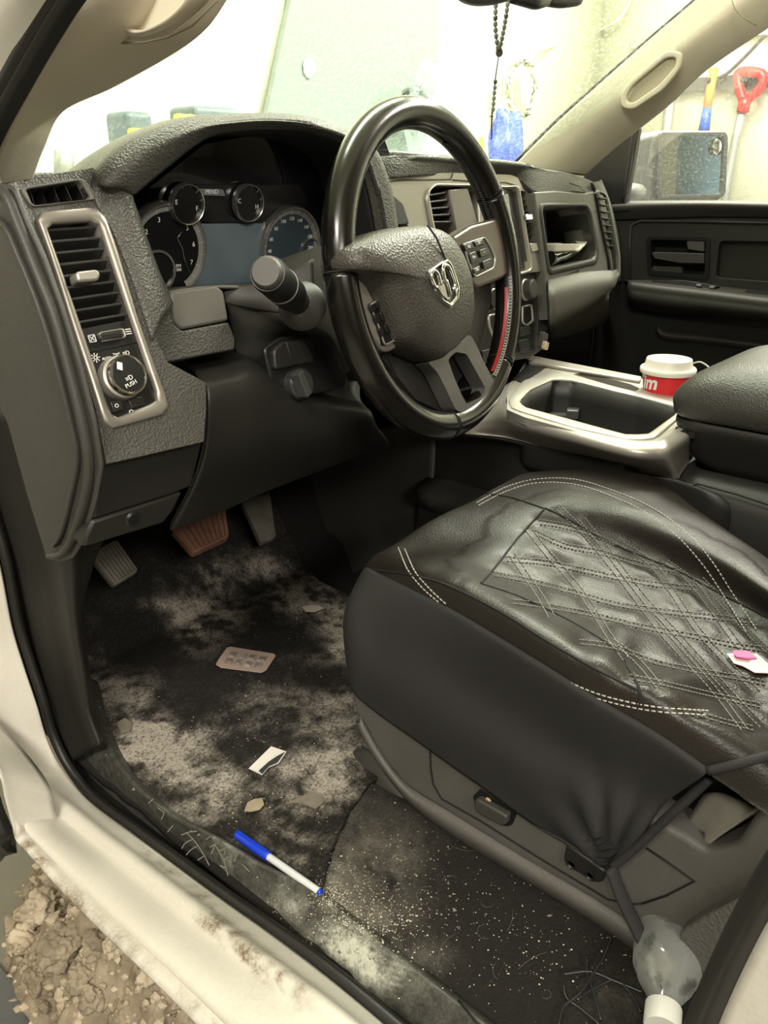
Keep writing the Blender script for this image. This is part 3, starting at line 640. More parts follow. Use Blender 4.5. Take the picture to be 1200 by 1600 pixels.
# main face left, with windows for the vents
bez_o = [(54, 338), (66, 332), (146, 325), (160, 332), (178, 380), (214, 500), (250, 600), (263, 634), (256, 648), (172, 671), (160, 664), (140, 600), (110, 510), (76, 400)]
bez_i = [(70, 352), (152, 346), (196, 480), (246, 627), (174, 656), (142, 560), (108, 460)]
top_vent = [(30, 294), (128, 279), (148, 300), (154, 312), (48, 325)]
top_i = [(38, 297), (124, 283), (143, 312), (50, 322)]
face_o = [(24, 288), (60, 276), (146, 262), (175, 300), (190, 345), (218, 440), (248, 540), (262, 566), (322, 598), (322, 640), (318, 690), (250, 706), (166, 725), (150, 640), (120, 540), (95, 460), (60, 370), (40, 330)]
plate('dash_face', PL, face_o, [bez_i, top_i], -.05, 0, DASH, dash, bevel=.004, seg=3)
def mold(name, pl, o, i, h, m, par, drop=-.02):
    """raised ring between two outlines with a rounded section"""
    n = 48
    def res(poly):
        L_ = [0]; P_ = poly+[poly[0]]
        for a, b in zip(P_, P_[1:]): L_.append(L_[-1]+sqrt((a[0]-b[0])**2+(a[1]-b[1])**2))
        out = []; j = 0
        for k in range(n):
            d = L_[-1]*k/n
            while L_[j+1] < d: j += 1
            t = (d-L_[j])/max(1e-9, L_[j+1]-L_[j]); out.append((P_[j][0]*(1-t)+P_[j+1][0]*t, P_[j][1]*(1-t)+P_[j+1][1]*t))
        return out
    A = res(o); B = res(i); sh = min(range(n), key=lambda s: sum((A[k][0]-B[(k+s) % n][0])**2+(A[k][1]-B[(k+s) % n][1])**2 for k in range(n)))
    B = B[sh:]+B[:sh]; vs = []; fs = []; prof = [(0, -.004), (0, h*.6), (.12, h*.95), (.5, h*1.1), (.85, h*.9), (1, h*.4), (1, drop)]
    for t, hh in prof:
        for a, b in zip(A, B): vs.append(pl.w(a[0]*(1-t)+b[0]*t, a[1]*(1-t)+b[1]*t, hh))
    for r_ in range(len(prof)-1):
        for k in range(n): fs.append((r_*n+k, r_*n+(k+1) % n, (r_+1)*n+(k+1) % n, (r_+1)*n+k))
    ob = mesh(name, vs, fs, m, par)
    try: ob.data.set_sharp_from_angle(angle=radians(60))
    except Exception: pass
    return ob
sv = mold('vent_bezel', PL, rnd([PL.uv(*p) for p in bez_o], .006), rnd([PL.uv(*p) for p in bez_i], .004), .004, BRONZE, dash)
plate('vent_recess', PL, [(66, 346), (158, 340), (226, 520), (132, 545)], [], -.045, -.035, VOID, dash, bevel=0)
# horizontal slats of the round-cornered side vent
def lrp(a, b, t): return (a[0]+(b[0]-a[0])*t, a[1]+(b[1]-a[1])*t)
def slats(name, pl, tl, tr, bl, br, n, m, par, depth=.02, tilt=.006, th=.0012, h=-.004):
    for k in range(n):
        t = (k+.5)/n; a = pl.P(*lrp(tl, bl, t), h); b = pl.P(*lrp(tr, br, t), h); c = (a+b)/2
        d1 = (-pl.n*depth+pl.ey*tilt)/2
        boxes(name, [(c+d1, (b-a)/2, d1, pl.ey*th)], m, par, bevel=.0006)
SLAT = mat('vent_slat_plastic', (.035, .034, .032), .35)
slats('vent_slat', PL, (70, 350), (152, 345), (128, 512), (207, 498), 9, SLAT, dash, depth=.026, tilt=-.010, th=.0011)
tb = plate('vent_tab', PL, [(119, 424), (152, 420), (158, 428), (154, 438), (122, 440)], [], -.006, .010, SATIN, dash, r=.003, bevel=.002)
slats('vent_vane', PL, (44, 322), (38, 297), (143, 312), (128, 284), 5, BLACK, dash, depth=.02, tilt=0, th=.0016)
mold('defog_bezel', PL, rnd([PL.uv(*p) for p in top_vent], .004), rnd([PL.uv(*p) for p in top_i], .003), .002, DASHL, dash)
plate('defog_recess', PL, [(38, 290), (140, 278), (156, 318), (46, 328)], [], -.045, -.035, VOID, dash, bevel=0)
# headlight switch panel
hp = plate('switch_panel', PL, [(124, 514), (206, 498), (247, 628), (174, 657)], [], -.02, -.002, BLACK, dash, bevel=.001)
tubes('panel_seam', [[PL.P(136, 551, -.0015), PL.P(218, 534, -.0015)]], .0006, VOID, hp)
plate('thumb_wheel', PL, [(154, 522), (190, 516), (194, 526), (158, 532)], [], -.004, .004, mat('dark_gloss_plastic', (.02, .02, .02), .2), hp, r=.002, bevel=.001)
mold('wheel_ring', PL, rnd([PL.uv(*p) for p in [(152, 520), (192, 513), (197, 528), (156, 535)]], .003), rnd([PL.uv(*p) for p in [(155, 522), (190, 516), (194, 526), (158, 532)]], .002), .002, SATIN, hp)
def dk(name, px, py, r, h0, h1, pl, m, par, edge=.0015, seg=40):
    o0 = pl.P(px, py, (h0+h1)/2)-pl.n*((h0+h1)/2)
    return lathe(name, [(r*1.02, h0), (r, h1-edge), (r-edge, h1), (0, h1)], o0, pl.n, m, par, seg=seg)
kb = dk('light_knob', 194, 588, .0172, -.002, .016, PL, BLACK, hp, .002)
ko = PL.P(194, 588, .008)-PL.n*.008
lathe('knob_ring', [(.0164, .012), (.0178, .0125), (.0178, .0165), (.0166, .0165), (.0160, .0155)], ko, PL.n, CHROME, kb)
lathe('knob_skirt', [(.0200, -.002), (.0192, .007), (.0174, .008)], ko, PL.n, SATIN, kb)
kc = PL.uv(203, 585, .018)
boxes('knob_mark', [(PL.w(*PL.uv(187, 572, .0166), .0166), PL.ex*.0022-PL.ey*.001, PL.ey*.0032+PL.ex*.001, PL.n*.0004)], WHITE, kb)
text('knob_text', 'PUSH', PL.P(205, 600, .0166), PL.ex+PL.ey*.25, PL.ey, .0052, WHITE, kb)
text('knob_symbol', '\u2261D', PL.P(202, 591, .0166), PL.ex+PL.ey*.25, PL.ey, .006, WHITE, kb)
text('panel_text', 'AUTO', PL.P(167, 560, -.001), PL.ex, PL.ey, .0034, WHITE, hp)
text('panel_symbol', '>o<', PL.P(182, 553, -.001), PL.ex, PL.ey, .0042, WHITE, hp)
text('panel_symbol', '\u2261D', PL.P(197, 552, -.001), PL.ex, PL.ey, .0055, WHITE, hp)
text('panel_symbol', '\u2261', PL.P(201, 519, -.001), PL.ex, PL.ey, .012, WHITE, hp)
boxes('panel_symbol', [(PL.P(144, 529, -.0015), PL.ex*.0028*cos(a)+PL.ey*.0028*sin(a), PL.n*.0005, PL.ex*-.0003*sin(a)+PL.ey*.0003*cos(a)) for a in (pi/4, -pi/4)]+[(PL.P(144, 529, -.0015)+d, e, PL.n*.0005, f) for d, e, f in [(PL.ey*.003, PL.ex*.003, PL.ey*.0003), (-PL.ey*.003, PL.ex*.003, PL.ey*.0003), (PL.ex*.003, PL.ey*.003, PL.ex*.0003), (-PL.ex*.003, PL.ey*.003, PL.ex*.0003)]], WHITE, hp)
boxes('panel_symbol', [(PL.P(149, 559, -.0015)+(PL.ex*cos(a)+PL.ey*sin(a))*.0033, (PL.ex*cos(a)+PL.ey*sin(a))*.0011, (PL.ey*cos(a)-PL.ex*sin(a))*.0003, PL.n*.0004) for a in [k*pi/4 for k in range(8)]], WHITE, hp)
lathe('panel_symbol', [(.0012, 0), (.0018, 0), (.0018, .0008), (.0012, .0008)], PL.P(149, 559, -.0018), PL.n, WHITE, hp, closed=True, seg=16)
for q in ([(173, 628), (190, 624), (194, 640), (178, 645)], [(200, 624), (222, 619), (227, 632), (206, 638)]):
    plate('switch_button', PL, q, [], -.003, .002, mat('button_gloss', (.022, .021, .02), .3), hp, bevel=.0008)
lathe('button_symbol', [(.0012, 0), (.0018, 0), (.0018, .0008), (.0012, .0008)], PL.P(182, 634, .002), PL.n, WHITE, hp, closed=True, seg=16)
lathe('panel_symbol', [(.0016, 0), (.0022, 0), (.0022, .0008), (.0016, .0008)], PL.P(205, 644, -.0018), PL.n, WHITE, hp, closed=True, seg=16)
boxes('panel_symbol', [(PL.P(x, y, -.0015), PL.ex*a, PL.ey*b_, PL.n*.0004) for x, y, a, b_ in [(215, 641, .0045, .0005), (220, 640, .002, .0012), (226, 639, .001, .001), (231, 637, .001, .001)]], WHITE, hp)

# lower access covers under the switches
PF = Pl(V(240, 760, 'y', .645), (1, 0, 0), (0, -.016, .10))
plate('access_cover', PF, [(158, 726), (317, 690), (300, 760), (272, 772), (145, 812), (150, 770)], [], -.03, 0, PLAS, dash, bevel=.003)
plate('fuse_cover', PF, [(145, 814), (286, 769), (270, 800), (256, 818), (130, 856), (134, 838)], [], -.03, 0, PLAS, dash, bevel=.003)
lathe('cover_fastener', [(.008, 0), (.006, .002), (.0, .002)], PF.P(207, 811, 0), PF.n, BLACK, dash, seg=20)

# instrument hood: opening edge, textured lip, top
op = [(272, 470), (250, 425), (228, 365), (209, 310), (214, 302), (262, 262), (322, 217), (368, 206), (430, 203), (490, 209), (548, 235), (572, 290), (586, 360), (596, 420)]
HY = [.70, .70, .70, .70, .70, .70, .70, .70, .70, .702, .705, .71, .71, .71]
OPN = [V(x, y, 'y', h) for (x, y), h in zip(op, HY)]
OIN = [p+Vector((0, .085, -.004)) for p in OPN]
out1 = [(252, 500), (226, 430), (196, 360), (168, 300), (166, 286), (216, 236), (300, 200), (362, 190), (430, 187), (492, 196), (560, 226), (588, 285), (603, 350), (612, 420)]
O1 = [V(x, y, 'y', h-.012) for (x, y), h in zip(out1, HY)]
out2 = [(240, 530), (210, 440), (180, 365), (150, 300), (148, 264), (204, 214), (285, 184), (345, 178), (430, 177), (498, 188), (574, 222), (606, 285), (618, 350), (628, 420)]
O2 = [V(x, y, 'y', h+.012) for (x, y), h in zip(out2, HY)]
O1 = [(PL.P(*out1[i], .005) if i < 4 else p) for i, p in enumerate(O1)]
O2 = [(PL.P(*q, .003) if i < 4 else p) for i, (p, q) in enumerate(zip(O2, [(238, 530), (208, 440), (178, 365), (150, 312)]+[None]*20))]
O3 = [(PL.P(*q, -.006) if i < 4 else p+Vector((.0, .10 if i > 4 else .03, -.014 if i > 5 else -.022))) for i, (p, q) in enumerate(zip(O2, [(234, 530), (204, 440), (174, 365), (146, 312)]+[None]*20))]
O4 = [Vector((p.x*.9+.08, 1.02, .68)) if i > 3 else p+Vector((.01, .02, -.01)) for i, p in enumerate(O2)]
loft('hood_liner', [OIN, [p.lerp(q, .5) for p, q in zip(OPN, OIN)], [p+Vector((0, .002, 0)) for p in OPN]], VOID, dash, n=6, k=4, thick=.001)
lf = loft('instrument_hood', [OPN, [a.lerp(b, .5)+Vector((0, -.006, .002)) for a, b in zip(OPN, O1)], O1, O2, O3, O4], DASH, dash, n=6, k=4, thick=.003)
# cluster: back, face, rings
CP = Pl((.36, .790, .64), (1, 0, 0), (0, -.13, 1))
LENS = newmat('cluster_lens')[0]; b_ = LENS.node_tree.nodes['Principled BSDF']
b_.inputs['Base Color'].default_value = (.004, .004, .006, 1); b_.inputs['Roughness'].default_value = .06; b_.inputs['Coat Weight'].default_value = .6
cl = plate('instrument_cluster', CP, [(190, 500), (190, 330), (225, 300), (320, 225), (430, 205), (600, 215), (640, 330), (640, 500)], [], -.02, 0, LENS, dash, bevel=0)
SLATE = mat('slate_display_reflection', (.13, .17, .20), .10, spec=.8, coat=.5)  # flat slate colour carries the blue-grey reflection seen on the lens
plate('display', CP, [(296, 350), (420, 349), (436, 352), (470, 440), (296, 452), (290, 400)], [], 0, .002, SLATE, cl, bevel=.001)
plate('upper_band', CP, [(270, 288), (470, 288), (485, 322), (440, 347), (300, 347), (270, 330)], [], 0, .0015, mat('gloss_band', (.012, .012, .013), .15), cl, r=.01, bevel=.001)
DIAL = mat('dial_black', (.006, .006, .007), .3); DIALB = mat('dial_slate', (.05, .07, .09), .25)
RING = mat('brushed_ring', (.55, .54, .52), .25, metal=.9)
def gauge(px, py, r, a0, a1, n, nums, face, inner=None, numr=.72, ts=.0075):
    o0 = CP.P(px, py, .003 if r > .03 else .008); g = lathe('gauge', [(r, -.001), (r, .001), (0, .001)], o0, CP.n, face, cl, seg=56)
    lathe('gauge_ring', [(r*.985, .0), (r*1.0, .005), (r*1.04, .0055), (r*1.075, .003), (r*1.08, -.003)], o0, CP.n, RING, g, seg=56)
    tk = []
    for k in range(n+1):
        a = radians(a0+(a1-a0)*k/n); d = CP.ex*cos(a)+CP.ey*sin(a); e = CP.ey*cos(a)-CP.ex*sin(a); L_ = .075 if k % 2 == 0 else .045
        tk.append((o0+d*r*.93+CP.n*.0016, d*r*L_, e*r*.012, CP.n*.0003))
    boxes('ticks', tk, GREYP, g)
    if r > .03:
        vs = []; fs = []
        for k in range(41):
            a = radians(a0+(a1-a0)*k/40); d = CP.ex*cos(a)+CP.ey*sin(a)
            for q in (.86, .99): vs.append(o0+d*r*q+CP.n*.0013)
        for k in range(40): fs.append((2*k, 2*k+1, 2*k+3, 2*k+2))
        mesh('scale_band', vs, fs, mat('scale_grey', (.22, .22, .21), .5), g, smooth=False)
    for k, s_ in enumerate(nums):
        a = radians(a0+(a1-a0)*k/(len(nums)-1)); d = CP.ex*cos(a)+CP.ey*sin(a)
        if s_: text('numeral', s_, o0+d*r*numr+CP.n*.0015, CP.ex, CP.ey, ts, WHITE, g)
    return g, o0
g1, o1 = gauge(262, 391, .0475, 210, -60, 16, ['0', '1', '2', '3', '4', '5', '6', '7', ''], DIAL)
lathe('subdial_ring', [(.021, .001), (.021, .0035), (.0235, .0035), (.0235, .001)], CP.P(244, 424, .003), CP.n, RING, g1, closed=True)
text('dial_text', 'RPM', CP.P(277, 416, .0055), CP.ex, CP.ey, .0055, WHITE, g1)
text('dial_text', 'x1000', CP.P(277, 422, .0055), CP.ex, CP.ey, .0045, WHITE, g1)
tubes('accent_line', [[CP.P(x, y, .0055) for x, y in [(284, 362), (277, 372), (285, 388), (288, 405), (296, 426)]]], .0006, RING, g1)
g2, o2 = gauge(453, 387, .0475, 230, -50, 20, ['0', '20', '40', '60', '80', '100', '120', '140', '160', '180', '200', '220', '240'], DIALB, numr=.74, ts=.006)
lathe('subdial_ring', [(.015, .001), (.015, .0035), (.0165, .0035), (.0165, .001)], CP.P(483, 392, .003), CP.n, RING, g2, closed=True)
gauge(291, 319, .0200, 170, -20, 6, ['E', '', 'F'], DIAL, numr=.7, ts=.007)
gauge(387, 317, .0195, 170, -20, 6, ['C', '', 'H'], DIAL, numr=.7, ts=.007)
plate('gear_window', CP, [(312, 295), (349, 296), (352, 306), (313, 305)], [], 0, .003, mat('grey_window', (.16, .16, .16), .4), cl, r=.002, bevel=0)
text('gear_text', 'PRND', CP.P(331, 300, .0034), CP.ex, CP.ey, .007, WHITE, cl)
# blocks under the cluster
PB_ = Pl(V(310, 480, 'y', .69), (1, 0, 0), (0, .05, .18))
plate('cluster_sill', PB_, [(266, 456), (338, 445), (350, 455), (358, 501), (284, 515), (272, 502)], [], -.06, 0, DASHL, dash, r=.004, bevel=.003, seg=3)
plate('lower_lip', PB_, [(222, 440), (258, 448), (272, 506), (284, 517), (358, 503), (368, 530), (367, 546), (262, 566), (244, 550)], [], -.05, .004, DASH, dash, r=.003, bevel=.004, seg=3)
sil = loft('cluster_shelf', [[V(x, y, 'y', .70) for x, y in [(262, 456), (340, 446), (430, 450), (560, 450)]], [V(x, y, 'y', .80) for x, y in [(262, 448), (340, 444), (430, 440), (560, 440)]]], DASHL, dash, n=3, k=3, thick=.003)
# knee panel
def row(l): return [V(x, y, 'y', h) for x, y, h in l]
kn = loft('knee_panel', [
    row([(286, 568, .73), (330, 560, .73), (372, 552, .73), (440, 575, .74), (560, 600, .74)]),
    row([(300, 580, .70), (340, 572, .70), (385, 565, .70), (450, 600, .71), (560, 625, .71)]),
    row([(316, 598, .655), (355, 590, .655), (400, 582, .655), (470, 622, .66), (570, 640, .67)]),
    row([(322, 625, .64), (360, 618, .64), (408, 612, .64), (475, 640, .65), (580, 650, .66)]),
    row([(318, 700, .645), (360, 690, .645), (410, 680, .645), (490, 685, .66), (590, 668, .68)]),
    row([(296, 765, .66), (350, 745, .665), (410, 730, .67), (500, 715, .69), (600, 680, .72)]),
    row([(266, 822, .70), (340, 795, .70), (400, 768, .71), (480, 738, .73), (606, 690, .77)]),
    row([(268, 815, .76), (340, 790, .77), (400, 765, .78), (480, 735, .80), (606, 690, .82)])], PLAS, dash, n=6, k=5, thick=.004)
tube('panel_gap', row([(288, 568, .725), (302, 578, .698), (316, 599, .653), (321, 625, .6385), (318, 695, .643), (300, 755, .655), (268, 818, .695)]), .0013, VOID, dash, n=4)
PDq = Pl((1.2, .775, .6), (cos(radians(7)), sin(radians(7)), 0), (0, .03, .18)); SPq = Pl((.85, .735, .55), (cos(radians(6)), sin(radians(6)), 0), (0, .035, .18))
fr_ = [Vector((.10, .74, .686)), Vector((.20, .86, .69)), Vector((.54, .87, .69)), SPq.P(592, 280, -.004), SPq.P(707, 273, -.004), SPq.P(795, 276, -.004), PDq.P(838, 303, -.003), PDq.P(880, 301, -.003), PDq.P(914, 303, -.003), PDq.P(932, 303, -.004)]
up_ = [Vector((.10, .76, .70)), Vector((.20, .87, .70)), Vector((.54, .88, .705)), V(590, 246, 'y', .76), V(707, 252, 'y', .765), V(800, 259, 'y', .775), V(848, 264, 'y', .80), V(885, 271, 'y', .815), V(914, 279, 'y', .83), V(938, 291, 'y', .84)]
md_ = [a.lerp(b, .62)+Vector((0, -.006, .008)) for a, b in zip(fr_, up_)]
md_[8] = V(916, 288, 'y', .808); md_[9] = V(937, 298, 'y', .815)
loft('dash_top', [fr_, md_, up_,
    [Vector((.11, .82, .706)), Vector((.22, .93, .70)), Vector((.54, .95, .705))]+[p+Vector((.02, .10, .002)) for p in up_[3:]],
    [Vector((.14, .94, .695)), Vector((.30, 1.06, .69)), Vector((.54, 1.13, .695)), Vector((.64, 1.15, .70)), Vector((.8, 1.18, .70)), Vector((.98, 1.17, .70)), Vector((1.12, 1.15, .70)), Vector((1.25, 1.12, .695)), Vector((1.38, 1.07, .695)), Vector((1.5, 1.02, .685))]], DASH, dash, n=5, k=5, thick=.004)
tubes('speaker_grille_edge', [[V(x, y, 'y', .79) for x, y in [(826, 299), (870, 296), (914, 301), (906, 292), (890, 286)]]], .0007, VOID, dash)

# centre stack -----------------------------------------------------------
SPn = Pl((.85, .735, .55), (cos(radians(6)), sin(radians(6)), 0), (0, .035, .18))
bz_o = [(591, 290), (597, 276), (620, 272), (707, 270), (798, 273), (822, 283), (836, 308), (850, 372), (853, 412), (846, 424), (826, 426), (742, 436), (665, 420), (643, 380), (639, 349), (605, 352), (598, 330)]
scr = [(752, 296), (806, 294), (826, 421), (812, 425), (752, 434)]
lv = [(667, 302), (678, 291), (744, 292), (752, 432), (700, 424), (676, 352)]
rv = [(813, 297), (822, 300), (840, 369), (843, 382), (826, 386)]
plate('centre_bezel', SPn, bz_o, [scr, lv, rv], -.05, 0, BRONZE, dash, r=.010, hr=.004, bevel=.006, seg=4)
tubes('bezel_line', [[SPn.P(x, y, .001) for x, y in [(600, 284), (630, 281), (705, 280), (708, 271)]], [SPn.P(x, y, .001) for x, y in [(708, 281), (760, 285), (790, 285), (808, 290)]]], .0009, mat('bezel_gap', (.07, .06, .055), .7), dash)
plate('storage_lid', SPn, [(594, 304), (616, 306), (630, 318), (640, 350), (607, 352)], [], -.02, .002, PLAS, dash, r=.004, bevel=.001)
plate('vent_back', SPn, [(655, 285), (850, 285), (860, 440), (655, 440)], [], -.055, -.045, VOID, dash, bevel=0)
slats('centre_vent_slat', SPn, (668, 300), (702, 294), (678, 352), (716, 352), 5, SLAT, dash, depth=.02, tilt=-.006, th=.0011)
plate('vent_divider', SPn, [(702, 296), (731, 293), (746, 344), (745, 380), (716, 380), (711, 350)], [], -.03, .0, mat('brown_gloss_flap', (.13, .105, .095), .35), dash, bevel=.002)
mold('vent_trim', SPn, rnd([SPn.uv(*p) for p in [(663, 302), (676, 287), (742, 288), (748, 300), (756, 436), (698, 430), (672, 354)]], .006), rnd([SPn.uv(*p) for p in lv], .004), .004, SATIN, dash)
sm = mold('screen_frame', SPn, rnd([SPn.uv(*p) for p in [(748, 292), (808, 290), (830, 424), (812, 430), (748, 438)]], .005), rnd([SPn.uv(*p) for p in scr], .004), .005, SATIN, dash)
ts_ = plate('touchscreen', SPn, [(750, 294), (806, 292), (828, 424), (750, 436)], [], -.012, -.006, mat('screen_surround', (.05, .05, .052), .3), dash, bevel=.001)
plate('screen', SPn, [(756, 306), (794, 303), (808, 412), (756, 418)], [], -.008, -.004, mat('screen_glass', (.14, .15, .15), .12, spec=.8), ts_, bevel=0)
slats('centre_vent_slat', SPn, (813, 298), (823, 300), (826, 372), (840, 370), 8, SLAT, dash, depth=.02, tilt=-.004, th=.0010)
plate('vent_tab', SPn, [(822, 335), (832, 334), (833, 343), (823, 344)], [], -.004, .010, CHROME, dash, bevel=.001)
plate('vent_dial', SPn, [(828, 380), (839, 380), (842, 391), (832, 394)], [], -.004, .004, SATIN, dash, bevel=.001)
# lower stack with knobs
SQ = Pl((.85, .728, .45), (cos(radians(6)), sin(radians(6)), 0), (0, .03, .18))
stk = plate('control_panel', SQ, [(742, 432), (848, 420), (853, 440), (850, 545), (828, 560), (735, 572)], [], -.04, 0, mat('control_panel_plastic', (.04, .038, .035), .38), dash, bevel=.003)
plate('control_inset', SQ, [(748, 446), (835, 434), (836, 548), (748, 560)], [], -.002, .0015, BLACK, stk, r=.004, bevel=.001)
for (x, y, r, mm) in ((766, 468, .017, BLACK), (827, 452, .016, PLASM)):
    k_b = dk('stack_knob', x, y, r, 0, .020, SQ, mm, stk, .002); oo = SQ.P(x, y, .010)-SQ.n*.010
    lathe('knob_ring', [(r*1.16, 0), (r*1.16, .004), (r*.98, .006)], oo, SQ.n, SATIN, k_b, seg=36)
mold('button_frame', SQ, rnd([SQ.uv(*p) for p in [(760, 492), (800, 484), (806, 520), (768, 530), (761, 510)]], .004), rnd([SQ.uv(*p) for p in [(763, 495), (798, 487), (803, 518), (770, 527), (764, 510)]], .003), .004, SATIN, stk)
mold('button_frame', SQ, rnd([SQ.uv(*p) for p in [(814, 478), (830, 475), (833, 502), (822, 510), (814, 505)]], .004), rnd([SQ.uv(*p) for p in [(816, 481), (828, 478), (830, 500), (821, 507), (816, 503)]], .003), .003, SATIN, stk)
for q in ([(754, 548), (776, 543), (778, 560), (756, 566)], [(780, 542), (806, 536), (808, 553), (782, 559)], [(812, 532), (826, 529), (828, 545), (814, 550)], [(812, 512), (828, 509), (829, 522), (814, 526)]):
    plate('rocker_switch', SQ, q, [], 0, .005, mat('button_gloss2', (.03, .03, .03), .3), stk, r=.002, bevel=.001)
plate('side_pocket', SQ, [(841, 434), (853, 428), (856, 474), (843, 482)], [], -.01, .001, VOID, stk, bevel=0)
mold('pocket_frame', SQ, rnd([SQ.uv(*p) for p in [(839, 432), (855, 425), (858, 477), (841, 486)]], .003), rnd([SQ.uv(*p) for p in [(842, 435), (852, 430), (855, 473), (844, 480)]], .002), .003, PLASM, stk)
plate('side_fluting', SQ, [(841, 488), (858, 479), (855, 515), (840, 528)], [], -.02, .001, PLAS, stk, bevel=.001)

# passenger side ---------------------------------------------------------
PD = Pl((1.2, .775, .6), (cos(radians(7)), sin(radians(7)), 0), (0, .03, .18))
pdo = [(835, 300), (870, 298), (914, 302), (928, 298), (945, 330), (958, 380), (964, 428), (940, 452), (856, 500), (852, 430)]
bin_ = [(845, 324), (914, 323), (921, 334), (930, 392), (928, 404), (858, 420)]
plate('passenger_fascia', PD, pdo, [bin_], -.06, 0, DASHL, dash, hr=.01, bevel=.006, seg=4)
plate('open_bin', PD, [(838, 315), (930, 315), (945, 420), (845, 440)], [], -.13, -.12, VOID, dash, bevel=0)
bq = [PD.uv(*p) for p in [(842, 322), (918, 321), (933, 394), (930, 406), (856, 423)]]
bv = []; bf = []
for h in (-.004, -.12):
    for q in bq: bv.append(PD.w(*q, h))
for i in range(5): bf.append((i, (i+1) % 5, 5+(i+1) % 5, 5+i))
mesh('bin_lining', bv, bf, PLAS, dash, smooth=False, solid=.003)
mold('bin_lip', PD, rnd([PD.uv(*p) for p in [(841, 318), (918, 317), (926, 332), (936, 396), (932, 412), (856, 430)]], .01), rnd([PD.uv(*p) for p in bin_], .01), .003, PLASM, dash)
plate('finger_notch', PD, [(862, 438), (906, 421), (902, 432), (884, 444), (870, 446)], [], -.02, .0008, VOID, dash, r=.006, bevel=0)
loft('glovebox_door', [[PD.P(x, y, .001) for x, y in [(855, 440), (905, 428), (962, 424)]], [PD.P(x, y, .016) for x, y in [(856, 458), (905, 446), (962, 436)]], [PD.P(x, y, .014) for x, y in [(857, 478), (905, 466), (958, 446)]], [PD.P(x, y, .0) for x, y in [(857, 500), (905, 484), (950, 456)]], [PD.P(x, y, -.05) for x, y in [(857, 512), (905, 496), (950, 466)]], [PD.P(x, y, -.12) for x, y in [(857, 530), (905, 520), (950, 500)]]], DASHL, dash, n=4, k=4, thick=.004)
ev = plate('end_vent', PD, [(931, 300), (943, 305), (953, 350), (962, 400), (963, 428), (955, 438), (951, 400), (940, 350)], [], -.01, .004, BLACK, dash, r=.004, bevel=.002)
mold('end_vent_bezel', PD, rnd([PD.uv(*p) for p in [(929, 296), (945, 303), (956, 350), (966, 400), (966, 432), (955, 442), (948, 400), (937, 350)]], .006), rnd([PD.uv(*p) for p in [(932, 302), (942, 306), (952, 350), (961, 400), (962, 427), (956, 434), (952, 400), (941, 350)]], .004), .006, DASHL, dash)
slats('end_vent_slat', PD, (932, 304), (943, 306), (948, 390), (959, 390), 8, SLAT, dash, depth=-.006, tilt=0, th=.0009, h=.004)
loft('passenger_end', [[PD.P(x, y, .0) for x, y in [(925, 285), (935, 320), (948, 380), (958, 440)]], [PD.P(x, y, -.01) for x, y in [(938, 282), (952, 320), (966, 380), (968, 440)]], [PD.P(x, y, -.10) for x, y in [(940, 280), (956, 320), (968, 380), (972, 440)]]], PLAS, dash, n=4, k=4, thick=.004)
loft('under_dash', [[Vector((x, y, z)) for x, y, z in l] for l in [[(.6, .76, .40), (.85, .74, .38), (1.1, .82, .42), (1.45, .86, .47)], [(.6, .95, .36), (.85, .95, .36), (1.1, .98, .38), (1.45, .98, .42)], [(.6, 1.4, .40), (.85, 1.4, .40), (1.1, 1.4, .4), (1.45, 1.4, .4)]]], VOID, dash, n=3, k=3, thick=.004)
box('dash_light_block', (.46, 1.05, .53), (.66, .40, .26), VOID, dash, bevel=.01); box('dash_light_block', (1.13, 1.17, .54), (.66, .44, .26), VOID, dash, bevel=.01)  # added dark blocks, keep light from showing through the panel gaps
base(dash, (.8, .95, .35))

# ================================================================== STEERING
WC = Vector((.533, .598, .592)); TL = radians(11.6); YW_ = radians(5.2)
WN = Vector((sin(YW_)*cos(TL), -cos(YW_)*cos(TL), sin(TL))); WX = Vector((cos(YW_), sin(YW_), 0)); WY = WN.cross(WX)
WP = Pl(WC, WX, WY)
colm = thing('steering_column', 'black steering column shroud with a round ended stalk and tilt lever behind the wheel', 'steering column')
def sec(c, a, b, h, n=20, p=3.2):
    out = []
    for k in range(n):
        t = 2*pi*k/n; x = abs(cos(t))**(2/p)*(1 if cos(t) > 0 else -1); y = abs(sin(t))**(2/p)*(1 if sin(t) > 0 else -1)
        out.append(WC+WX*(c[0]+a*x)+WY*(c[1]+b*y)+WN*h)
    return out
loft('column_shroud', [sec((0, -.01), .045, .050, -.045), sec((0, -.01), .072, .060, -.055), sec((-.004, -.012), .082, .068, -.09), sec((-.01, -.02), .088, .075, -.14), sec((-.01, -.03), .098, .080, -.20)], DASHL, colm, n=2, k=4, closed=True, thick=.003)
KP = Pl(V(450, 540, 'y', .665), (1, 0, 0), (0, .03, .18))
cvp = loft('column_cover', [row(l) for l in [
    [(346, 450, .715), (380, 447, .70), (430, 436, .67), (490, 405, .64)],
    [(352, 470, .712), (390, 470, .69), (440, 470, .66), (492, 455, .635)],
    [(356, 480, .712), (400, 486, .69), (440, 492, .66), (492, 495, .635)],
    [(360, 500, .715), (400, 510, .695), (450, 512, .67), (500, 512, .65)],
    [(368, 545, .72), (405, 545, .705), (450, 535, .69), (520, 530, .67)],
    [(385, 570, .72), (412, 575, .715), (450, 600, .71), (540, 600, .69)],
    [(400, 585, .72), (440, 618, .71), (480, 630, .70), (560, 636, .69)]]], PLASM, colm, n=5, k=5, thick=.004)
tube('shroud_seam', row([(352, 473, .710), (395, 480, .6855), (440, 488, .6565), (492, 494, .632)]), .0014, VOID, colm, n=4)
